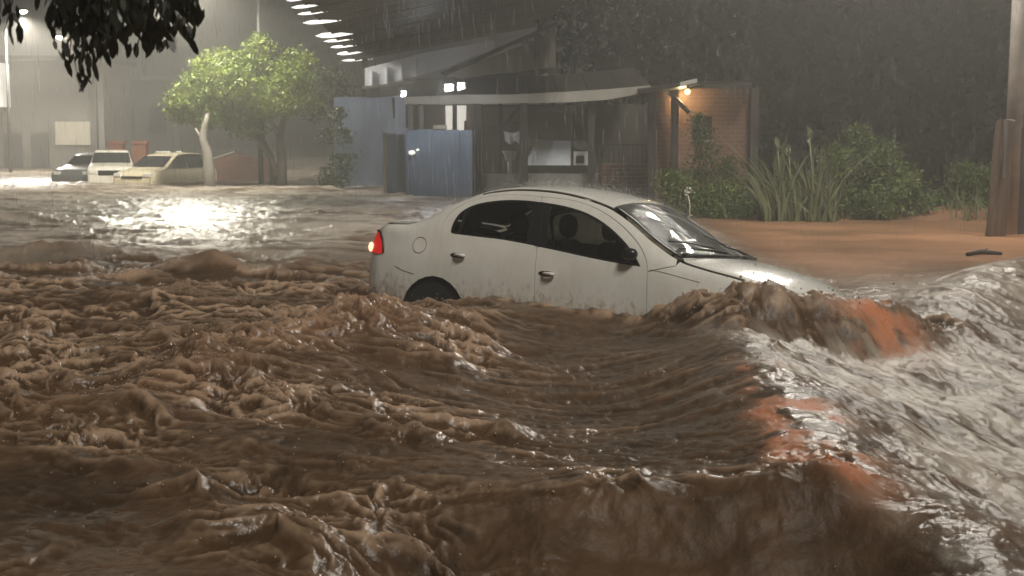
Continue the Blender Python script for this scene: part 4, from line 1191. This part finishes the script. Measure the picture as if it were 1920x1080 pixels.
# ------------------------------------------------------------------ far parked vehicles
def far_car(name, label, pos, yaw, prof, width, glass_loops, paint, extras=(), tumble=.16):
    """prof: side outline (x forward, z) from rear bottom over the roof to front bottom"""
    t = thing(name, label, 'car' if 'pickup' not in name else 'pickup', pos, yaw)
    Mx = wmat(t)
    zb = .92
    def hw(x, z):
        return width/2 - max(0, z-zb)*tumble/.5*1.0 - .06*max(0, abs(x)-1.6)
    mb = MB(); P = catmull(prof, 3)
    rows_ = (-1, -.92, -.55, 0, .55, .92, 1)
    for x, z in P:
        for r_ in rows_:
            drop = .03*(1 if abs(r_) == 1 else 0)
            mb.v.append(tuple(Mx @ Vector((x, hw(x, z)*r_, z - drop + .012*(1-abs(r_))))))
    n = len(P); m_ = len(rows_)
    for i in range(n-1):
        for k in range(m_-1): mb.f.append((i*m_+k, i*m_+k+1, (i+1)*m_+k+1, (i+1)*m_+k))
    for k in (0, m_-1):
        # side skin down to the sill
        b = len(mb.v); sg_ = -1 if k == 0 else 1
        for x, z in P: mb.v.append(tuple(Mx @ Vector((x, sg_*hw(x, min(z, .9)), min(z-.03, .88)))))
        for x, z in P: mb.v.append(tuple(Mx @ Vector((x, sg_*hw(x, .3), .22))))
        for i in range(n-1):
            mb.f.append((i*m_+k, (i+1)*m_+k, b+i+1, b+i)); mb.f.append((b+i, b+i+1, b+n+i+1, b+n+i))
    mb.build('body', paint, t, True)
    for nm, loop, m in glass_loops:
        if nm == 'side_window': loop = [(x, (hw(x, z)+.02)*math.copysign(1, y), z) for x, y, z in loop]
        else: loop = [(x+.035, y, z+.02) for x, y, z in loop]
        V = [Mx @ Vector(p) for p in loop]
        c_ = sum(V, Vector())/len(V); nn = (V[1]-V[0]).cross(V[2]-V[0]).normalized()
        g = MB(); g.prism([v for v in V], nn*.012); g.build(nm, m, t)
    for nm, lo, hi, m in extras:
        g = MB().box(lo, hi); g.v = [tuple(Mx @ Vector(p)) for p in g.v]; g.build(nm, m, t, False, .015)
    return t
cream = mat('cream_car_paint', (.66, .58, .42), .35, 0, .06); greyp = mat('grey_car_paint', (.16, .16, .155), .35, 0, .1); whitep = mat('white_van_paint', (.74, .70, .60), .35, 0, .05)
fgl = mat('far_car_glass', (.035, .037, .038), .08, 0, .1)
c = at(300, 345, 50); SINK = -.40
far_car('cream_hatchback', 'cream hatchback nose towards the left, half sunk in the flood at far left', (c.x+.0, 51.0, SINK), R(-90-24),
    [(-1.85,.3),(-1.9,.75),(-1.75,1.05),(-1.35,1.42),(-.7,1.50),(0,1.47),(.35,1.38),(1.05,.98),(1.5,.90),(1.85,.78),(1.95,.5),(1.93,.25)], 1.66,
    [('windscreen', [(1.0,-.68,1.02),(1.0,.68,1.02),(.42,.60,1.36),(.42,-.60,1.36)], fgl),
     ('side_window', [(-.1,.80,.97),(.78,.80,.97),(.30,.665,1.36),(-.1,.655,1.40)], fgl), ('side_window', [(-1.2,.80,1.0),(-.2,.80,.97),(-.2,.655,1.40),(-1.0,.665,1.38)], fgl)], cream,
    [('roof_bar', (-.25,-.55,1.50), (-.10,.0,1.56), M['white_paint']), ('roof_bar', (-.25,.35,1.50), (-.10,.5,1.56), M['white_paint']), ('headlight', (1.80,.50,.68), (1.95,.78,.80), M['white_paint']), ('headlight', (1.80,-.78,.68), (1.95,-.50,.80), M['white_paint']), ('grille', (1.90,-.45,.62), (1.965,.45,.70), M['black'])])
c = at(208, 345, 53)
far_car('white_pickup', 'white pickup with a boxy cab and upright windscreen, behind the cream hatchback', (c.x-.1, 53.6, SINK+.02), R(-90+14),
    [(-2.3,.3),(-2.32,1.0),(-.95,1.02),(-.92,1.45),(-.75,1.56),(.25,1.56),(.42,1.50),(.62,1.10),(1.3,1.02),(1.75,.95),(1.85,.6),(1.85,.25)], 1.68,
    [('windscreen', [(.665,-.70,1.10),(.665,.70,1.10),(.50,.62,1.46),(.50,-.62,1.46)], fgl), ('side_window', [(-.7,.80,1.05),(.45,.80,1.05),(.30,.66,1.46),(-.7,.66,1.46)], fgl)], whitep,
    [('headlight', (1.74,.50,.72), (1.88,.76,.86), M['white_paint']), ('headlight', (1.74,-.76,.72), (1.88,-.50,.86), M['white_paint']), ('grille', (1.80,-.45,.66), (1.875,.45,.84), M['black'])], .18)
c = at(146, 345, 55)
far_car('grey_car', 'dark grey car mostly hidden behind the white pickup at far left', (c.x+.55, 55.5, SINK), R(-90-10),
    [(-1.9,.3),(-1.95,.8),(-1.7,1.0),(-1.2,1.40),(-.6,1.48),(.1,1.44),(.4,1.36),(1.0,1.0),(1.5,.92),(1.9,.78),(1.98,.5),(1.95,.25)], 1.66,
    [('windscreen', [(.98,-.66,1.04),(.98,.66,1.04),(.46,.60,1.34),(.46,-.60,1.34)], fgl)], greyp, [('headlight', (1.82,.45,.66), (1.97,.75,.78), M['white_paint']), ('headlight', (1.82,-.75,.66), (1.97,-.45,.78), M['white_paint'])])

# ------------------------------------------------------------------ trees, bushes, branch
def leaf_quads(mb, c, n, rad, size, flat=.6, up=0.0, rnd=random):
    for _ in range(n):
        d = Vector((rnd.gauss(0,1), rnd.gauss(0,1), rnd.gauss(0,1)))
        p = Vector(c) + Vector((d.x*rad, d.y*rad, d.z*rad*flat))
        u = Vector((rnd.gauss(0,1), rnd.gauss(0,1), rnd.gauss(0,1)+up)).normalized()
        w = u.cross(Vector((rnd.gauss(0,1), rnd.gauss(0,1), rnd.gauss(0,1)))).normalized()
        l = size*(.6+.8*rnd.random()); h = l*.42
        mb.add([p-u*l*.5, p+w*h*.5, p+u*l*.5, p-w*h*.5], [(0,1,2,3)])

def tree(name, label, base, stems, blobs, m, bark, leaf=.13, clumps=36, per=16, group=None):
    t = thing(name, label, 'tree', base, 0, group)
    b = Vector(base); tr = MB()
    for pts, r0, r1 in stems:
        n = len(pts); tr.tube(pts, [r0+(r1-r0)*i/(n-1) for i in range(n)], 7)
    tr.build('trunk', bark, t, True)
    cr = MB()
    for (cx, cy, cz, rx, ry, rz) in blobs:
        k = int(clumps*(rx*rz)**.5*2.0)+8
        for _ in range(k):
            d = Vector((random.gauss(0,1), random.gauss(0,1), random.gauss(0,1))).normalized()*(.55+.5*random.random())
            if d.z < -.55: continue
            leaf_quads(cr, (cx+d.x*rx, cy+d.y*ry, cz+d.z*rz), per, .15, leaf, .7)
    cr.build('crown', m, t)
    return t
M['bark'] = mat('bark', (.09, .075, .06), .85, 0, .35, 3, .6, 15)
M['bright_leaf'] = leafmat('bright_leaf', (.10, .15, .025), (.20, .24, .045))
M['dull_leaf'] = leafmat('dull_leaf', (.04, .06, .018), (.075, .095, .03))
M['bush_leaf'] = leafmat('bush_leaf', (.085, .125, .04), (.175, .215, .075), 2)
for n_ in M['bush_leaf'].node_tree.nodes:
    if n_.type == 'BSDF_PRINCIPLED': n_.inputs['Roughness'].default_value = .65; n_.inputs['Specular IOR Level'].default_value = .25
M['dark_leaf'] = leafmat('dark_leaf', (.012, .014, .006), (.025, .026, .012), 8)
def blob(px, py, rp, Y, dy=0, q=.8):
    p = at(px, py, Y); r = rp*Y/FPX
    return (p.x, Y+dy, p.z, r, r*1.1, r*q)
Y0 = 48.0
g0 = at(528, 345, Y0); g1 = at(512, 345, Y0)
tree('street_tree', 'broad tree with a bright yellow green crown beside the far cars', (g0.x, Y0, -.5),
    [([(g0.x, Y0, -.6), at(528, 300, Y0), at(524, 255, Y0), at(535, 210, Y0), at(560, 170, Y0)], .20, .06),
     ([at(520, 330, Y0), at(505, 290, Y0), at(478, 255, Y0), at(450, 210, Y0), at(400, 180, Y0)], .14, .05),
     ([(g1.x-.05, Y0+.3, -.6), at(510, 300, Y0+.3), at(492, 262, Y0+.3), at(480, 190, Y0+.3), at(475, 140, Y0+.3)], .13, .05),
     ([at(524, 255, Y0), at(500, 215, Y0), at(500, 160, Y0)], .10, .04)],
    [blob(395, 150, 48, Y0), blob(360, 190, 40, Y0, -.5), blob(440, 165, 55, Y0, -.6), blob(478, 115, 36, Y0), blob(420, 125, 40, Y0, .4), blob(540, 150, 48, Y0), blob(520, 195, 45, Y0, -.6), blob(570, 190, 30, Y0), blob(480, 200, 45, Y0, .2), blob(405, 215, 42, Y0, -.3), blob(490, 85, 16, Y0), blob(350, 215, 24, Y0, -.4), blob(555, 115, 26, Y0, .3), blob(465, 240, 26, Y0, 0)],
    M['bright_leaf'], M['bark'], .15, 95, 18)
Y1 = 51.5
g2 = at(640, 345, Y1)
tree('small_tree', 'smaller dull green tree between the bright tree and the blue wall', (g2.x, Y1, -.5),
    [([(g2.x, Y1, -.6), at(634, 280, Y1), at(630, 200, Y1), at(625, 150, Y1)], .10, .04)],
    [blob(630, 150, 30, Y1), blob(610, 180, 26, Y1), blob(648, 185, 22, Y1), blob(590, 215, 20, Y1), blob(600, 140, 20, Y1), blob(645, 225, 22, Y1-4), blob(625, 255, 24, Y1-4)], M['dull_leaf'], M['bark'], .12, 26, 12)
# pale dead trunk beside the hatchback
Y2 = 46.8
g3 = at(392, 345, Y2)
t = thing('pale_trunk', 'pale bare leaning tree trunk right of the cream hatchback', 'tree', (g3.x, Y2, -.5))
MB().tube([(g3.x+.05, Y2, -.6), at(392, 320, Y2), at(388, 285, Y2), at(380, 260, Y2), at(384, 235, Y2), at(390, 212, Y2)], [.20, .19, .16, .13, .10, .06], 8).build('trunk', mat('pale_bark', (.25, .23, .20), .7, 0, .2, 3, .4, 12), t, True)
MB().tube([at(381, 262, Y2), at(372, 250, Y2), at(366, 240, Y2)], [.08, .05, .02], 6).build('limb', mat('pale_bark', (.25, .23, .20), .7, 0, .2, 3, .4, 12), t, True)

# tall dark trees added behind bank and houses to cut the lit haze
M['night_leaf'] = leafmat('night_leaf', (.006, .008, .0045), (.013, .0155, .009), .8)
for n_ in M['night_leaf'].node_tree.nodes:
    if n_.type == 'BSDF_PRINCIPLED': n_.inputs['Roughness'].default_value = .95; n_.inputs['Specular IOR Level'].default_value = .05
def added_tree(label, px, Y, h, w, n):
    b = at(px, 330, Y)
    t = thing('added_tree', label, 'tree', (b.x, Y, -.3), 0, 'tall dark trees added beyond the bank')
    MB().tube([(b.x, Y, -.5), (b.x+.15, Y, h*.3), (b.x-.1, Y, h*.6), (b.x+.1, Y, h*.9)], [.28, .22, .15, .05], 8).build('trunk', M['bark'], t, True)
    cr = MB()
    for _ in range(n):
        f = random.random(); rr = w*(.45+.75*math.sin(math.pi*(.12+.8*f)))
        a_ = random.random()*6.283; q = math.sqrt(random.random())
        leaf_quads(cr, (b.x+rr*q*math.cos(a_), Y+rr*.7*q*math.sin(a_), .2+h*(.02+.98*f)), 10, .30, .42, 1.2, -.6)
    cr.build('crown', M['night_leaf'], t)
added_tree('added tall dark tree behind the corner of the brick house', 1455, 40, 7.5, 1.9, 520)
added_tree('added tall dark tree behind the upright grass', 1575, 38, 8.5, 2.0, 560)
added_tree('added tall dark tree behind the bushy shrub', 1690, 39, 8.0, 2.0, 560)
added_tree('added tall dark tree between the bushy shrub and the timber post', 1800, 37.5, 8.5, 2.0, 560)
added_tree('added tall dark tree behind the utility pole', 1915, 38, 8.5, 2.1, 560)
added_tree('added tall dark tree rising behind the brick house roof', 1340, 50, 9.5, 2.6, 620)
added_tree('added tall dark tree rising behind the porch house, right of its gable', 1180, 52, 9.5, 2.8, 620)

# plants along the bank
def bush(name, label, px, pyb, Y, blobs, m, leaf=.085, clumps=85, per=15, cat='bush', group=None, stems=5):
    b = at(px, pyb, Y)
    t = thing(name, label, cat, (b.x, Y, 0), 0, group)
    st = MB()
    for k in range(stems):
        q = random.choice(blobs); x = b.x + (q[0]-b.x)*.5 + random.uniform(-.2, .2)
        st.tube([(x, Y, -.1), ((x+q[0])/2+random.uniform(-.1,.1), Y, q[2]*.55), (q[0], q[1], q[2]+q[5]*.4)], [.018, .013, .006], 5)
    st.build('stems', M['bark'], t, True)
    cr = MB()
    for (cx, cy, cz, rx, ry, rz) in blobs:
        k = int(clumps*rx*rz*6)+6
        for _ in range(k):
            d = Vector((random.gauss(0,1), random.gauss(0,1), random.gauss(0,1))).normalized()*(.35+.7*random.random())
            leaf_quads(cr, (cx+d.x*rx, cy+d.y*ry, max(.06, cz+d.z*rz)), per, .09, leaf, .8)
    cr.build('foliage', m, t)
    return t
YB = 26.5
bush('bushy_shrub', 'tall bushy green shrub with drooping top, right of the upright grass', 1640, 415, YB, [blob(1580, 300, 45, YB), blob(1610, 270, 30, YB), blob(1640, 310, 50, YB), blob(1690, 340, 42, YB), blob(1575, 370, 50, YB), blob(1640, 380, 50, YB, -.3), blob(1705, 385, 40, YB), blob(1540, 390, 36, YB, -.3), blob(1662, 285, 20, YB), blob(1735, 398, 22, YB), blob(1600, 250, 14, YB), blob(1480, 395, 30, YB+.5), blob(1440, 398, 26, YB+.4)], M['bush_leaf'])
bush('round_shrub', 'small round green shrub beside the brown timber post', 1800, 415, YB+.6, [blob(1810, 345, 40, YB+.6), blob(1775, 385, 34, YB+.6), blob(1835, 380, 40, YB+.6), blob(1850, 330, 26, YB+.6), blob(1800, 320, 22, YB+.6), blob(1748, 398, 16, YB+.4)], M['bush_leaf'])
YD = 47.2
bush('dark_shrub', 'dull dark shrub between the tree trunk and the blue wall', 595, 345, YD, [blob(628, 325, 26, YD), blob(610, 335, 22, YD), blob(640, 255, 20, YD-2), blob(648, 300, 24, YD-2), blob(636, 335, 26, YD-2), blob(630, 215, 18, YD-2)], M['dull_leaf'], .14, 16)
YV = 29.5
bush('climbing_plant', 'leafy climbing plant in front of the lit brick wall', 1320, 400, YV, [blob(1310, 225, 14, YV), blob(1316, 255, 22, YV), blob(1325, 290, 28, YV), blob(1335, 330, 36, YV), blob(1365, 310, 22, YV), blob(1375, 350, 32, YV), blob(1300, 320, 22, YV)], M['bush_leaf'], .075, 56)
bush('low_shrub', 'low spreading green shrub behind the windscreen of the white car', 1320, 415, YB+.4, [blob(1270, 345, 30, YB+.4), blob(1310, 375, 40, YB+.4), blob(1360, 375, 42, YB+.4), blob(1265, 385, 26, YB+.4), blob(1400, 395, 28, YB+.2), blob(1330, 400, 34, YB+.2), blob(1248, 330, 14, YB+.4)], M['bush_leaf'])
# upright broad-bladed grass
def blades(name, label, px0, px1, pyt, Y, n, m, group=None, hmin=.45):
    a, b = at(px0, 418, Y), at(px1, 418, Y); top = at(px0, pyt, Y).z
    t = thing(name, label, 'grass', ((a.x+b.x)/2, Y, 0), 0, group)
    mb = MB()
    for _ in range(n):
        x = random.uniform(a.x, b.x); y = Y + random.uniform(-.5, .5)
        h = top*random.uniform(hmin, 1.0)*(.75+.35*math.sin(x*5.3+1)**2); ln = random.gauss(.05, .38)*h; ly = random.gauss(0, .12)*h; w = random.uniform(.012, .028)
        droop = random.random()**1.3*.55
        pts = []
        for k in range(6):
            f = k/5; pts.append(Vector((x + ln*f*f + .04*math.sin(f*5), y + ly*f*f, -.15 + (h+.15)*(f - droop*f**3*.8))))
        base_ = len(mb.v); an = random.uniform(-1.0, 1.0)
        for k, p in enumerate(pts):
            ww = w*(1-(k/5)**2)*(1.0) + .002
            d = Vector((math.cos(an), math.sin(an), 0))*ww
            mb.v += [tuple(p-d), tuple(p+d)]
        for k in range(5): mb.f.append((base_+2*k, base_+2*k+1, base_+2*k+3, base_+2*k+2))
    mb.build('blades', m, t)
    return t
M['reed'] = leafmat('reed_leaf', (.09, .115, .045), (.19, .20, .10), 2)
rg_ = blades('upright_grass', 'clump of tall upright pale green grass left of the bushy shrub', 1425, 1560, 245, 26.0, 300, M['reed'], None, .3)
for px, py in ((1517, 245), (1457, 262), (1478, 275)):
    q0, q1 = at(px+2, 425, 25.9), at(px, py, 25.9)
    MB().tube([(q0.x, q0.y, -.1), (q0.x+.02, q0.y, q1.z*.5), tuple(q1)], [.022, .018, .008], 6).build('cane', leafmat('cane_green', (.17, .20, .08), (.24, .26, .12)), rg_, True)
    s_ = MB()
    for k in range(40): leaf_quads(s_, (q1.x, q1.y, q1.z-.12*random.random()), 1, .02, .10, 2.0, 2.5)
    s_.build('seed_head', leafmat('seed_head', (.16, .17, .09), (.25, .25, .15)), rg_)
blades('weed_tuft', 'thin tuft of weeds at the foot of the small round shrub', 1770, 1850, 330, 26.2, 60, M['reed'], None, .3)
ww_ = thing('dry_stalk', 'pale dry flower stalk standing before the low shrub', 'plant', (at(1290, 410, 25.4).x, 25.4, 0))
q0, q1 = at(1292, 425, 25.4), at(1289, 358, 25.4)
MB().tube([q0, (q0.x+.01, 25.4, .3), q1], [.014, .011, .008], 5).build('stalk', M['fascia'], ww_, True)
s_ = MB(); [leaf_quads(s_, q1, 1, .03, .06, 1) for _ in range(30)]; s_.build('flower_head', M['fascia'], ww_)

# overhanging branch, close to the camera, upper left
def branch():
    t = thing('overhanging_branch', 'dark leafy branch hanging into the upper left corner', 'branch', at(200, -160, 4.2))
    tw = MB(); lf = MB(); rnd = random.Random(5)
    root = at(210, -260, 4.4)
    def hang(px, py, n, Yb):
        p0 = at(px + rnd.uniform(-15, 15), -90, Yb); p1 = at(px, py, Yb + rnd.uniform(-.1, .1))
        mid = (p0+p1)/2 + Vector((rnd.uniform(-.03,.03), 0, 0))
        tw.tube([root.lerp(p0, .3), p0, mid, p1], [.010, .005, .003, .0015], 4)
        for k in range(n):
            f = rnd.random()**.7; p = (p0.lerp(mid, f*2) if f < .5 else mid.lerp(p1, f*2-1)) + Vector((rnd.gauss(0,.022), rnd.gauss(0,.04), rnd.gauss(0,.008)))
            u = Vector((rnd.gauss(0,.35), rnd.gauss(0,.35), -1)).normalized(); w = u.cross(Vector((rnd.gauss(0,1), rnd.gauss(0,1), .1))).normalized()
            l = rnd.uniform(.040, .075); h = l*.36
            lf.add([p, p+u*l*.35+w*h*.5, p+u*l*.75+w*h*.4, p+u*l, p+u*l*.75-w*h*.4, p+u*l*.35-w*h*.5], [(0,1,2,3,4,5)])
    for px, py, n in ((8, 60, 7), (112, 45, 12), (125, 60, 16), (130, 110, 12), (150, 150, 16), (160, 120, 14), (185, 80, 14), (200, 90, 18), (215, 55, 16), (230, 85, 12), (255, 55, 14), (270, 40, 14), (295, 75, 18), (310, 60, 14), (330, 45, 14), (345, 70, 8), (360, 40, 10), (372, 15, 6), (0, 25, 8), (118, 18, 8), (240, 40, 16), (170, 50, 16), (300, 30, 16), (120, 25, 18), (200, 30, 18), (260, 15, 16), (340, 10, 14)):
        hang(px, py, n*2, rnd.uniform(3.9, 4.6))
    tw.build('twigs', M['bark'], t, True)
    lf.build('leaves', M['dark_leaf'], t)
branch()

# ------------------------------------------------------------------ spray, rain and drift
def spindles(name, pts, rad, ln, m, label, cat, slant=.05):
    mb_v = []; mb_f = []
    for (x, y, z), r, l in zip(pts, rad, ln):
        b = len(mb_v)
        mb_v += [(x, y, z+l/2), (x+r, y, z), (x-r*.5, y+r*.87, z), (x-r*.5, y-r*.87, z), (x+slant*l, y, z-l/2)]
        mb_f += [(b, b+1, b+2), (b, b+2, b+3), (b, b+3, b+1), (b+4, b+2, b+1), (b+4, b+3, b+2), (b+4, b+1, b+3)]
    me = bpy.data.meshes.new(name); me.from_pydata(mb_v, [], mb_f); me.update()
    return tag(link(name, me, None, m), label, cat, kind='stuff')
m, nt, p, out = new_mat('rain_water')
p.inputs['Base Color'].default_value = (.85, .85, .82, 1); p.inputs['Roughness'].default_value = .15; p.inputs['Alpha'].default_value = .26
n = 7000
yy = 11 + 34*rng.random(n)**.9; xx = (rng.random(n)*2-1)*(.42*yy+1); zz = .3 + rng.random(n)*(1.0+.14*yy+1.0)
spindles('rain', zip(xx, yy, zz), .0012+.0005*rng.random(n)+.00003*yy, .10+.30*rng.random(n), m, 'falling rain drops across the whole street', 'rain')
m2, nt, p, out = new_mat('spray_water')
p.inputs['Base Color'].default_value = (.42, .30, .21, 1); p.inputs['Roughness'].default_value = .1
def spray():
    n = 26000
    y = 4.6 + 9*rng.random(n); x = (rng.random(n)*2-1)*(.40*y+.3)
    hh, lump, calm, right, spine, bow, hump, cs, sf, pl_ = water(x, y)
    w = np.clip(lump, 0, 1)*.30 + np.clip(bow/.2, 0, 1)*1.2 + np.clip(hump/.2, 0, 1)*.6 + np.clip(spine/.17, 0, 1)**4*.5
    k = rng.random(n) < w*.45
    x, y, hh = x[k], y[k], hh[k]
    z = hh + .01 + rng.exponential(.022, len(x))
    r = .0018 + .0048*rng.random(len(x))**3 + .006*rng.random(len(x))**2*np.clip(bow[k]/.2 + .6*np.clip(hump[k]/.2, 0, 1), 0, 1)
    V = []; F = []
    for a, b, c_, q in zip(x, y, z, r):
        o = len(V); V += [(a+q,b,c_),(a-q,b,c_),(a,b+q,c_),(a,b-q,c_),(a,b,c_+q*1.2),(a,b,c_-q*1.2)]
        F += [(o,o+2,o+4),(o+2,o+1,o+4),(o+1,o+3,o+4),(o+3,o,o+4),(o+2,o,o+5),(o+1,o+2,o+5),(o+3,o+1,o+5),(o,o+3,o+5)]
    me = bpy.data.meshes.new('spray'); me.from_pydata(V, [], F); me.polygons.foreach_set('use_smooth', [True]*len(F)); me.update()
    tag(link('spray', me, None, m2), 'drops of muddy spray thrown off the wave crests', 'spray', kind='stuff')
spray()
# rain bouncing off the car
V = []
for _ in range(7000):
    x = random.uniform(.1, 3.9); s = random.uniform(.98, 2.0); sd = random.choice((-1, 1))
    q = surf(x, s, .004 + random.expovariate(1/.032)); V.append(CM @ Vector((q[0], q[1]*sd, q[2])))
spindles('roof_splash', V, [random.uniform(.0015, .0036) for _ in V], [random.uniform(.003, .012) for _ in V], m, 'rain splashing off the roof of the white car', 'splash', .5)
# driftwood on the sheltered water
dq = at(1842, 481, 17.6)
t = thing('floating_stick', 'dark stick drifting on the orange water at the right', 'stick', (dq.x, 17.6, .0))
MB().tube([(dq.x-.2, 17.6, .03), (dq.x, 17.65, .06), (dq.x+.24, 17.58, .04)], [.025, .035, .02], 7).build('stem', M['dark_wood'], t, True)
MB().tube([(dq.x, 17.64, .05), (dq.x+.1, 17.7, .10)], [.014, .006], 5).build('twig', M['dark_wood'], t, True)
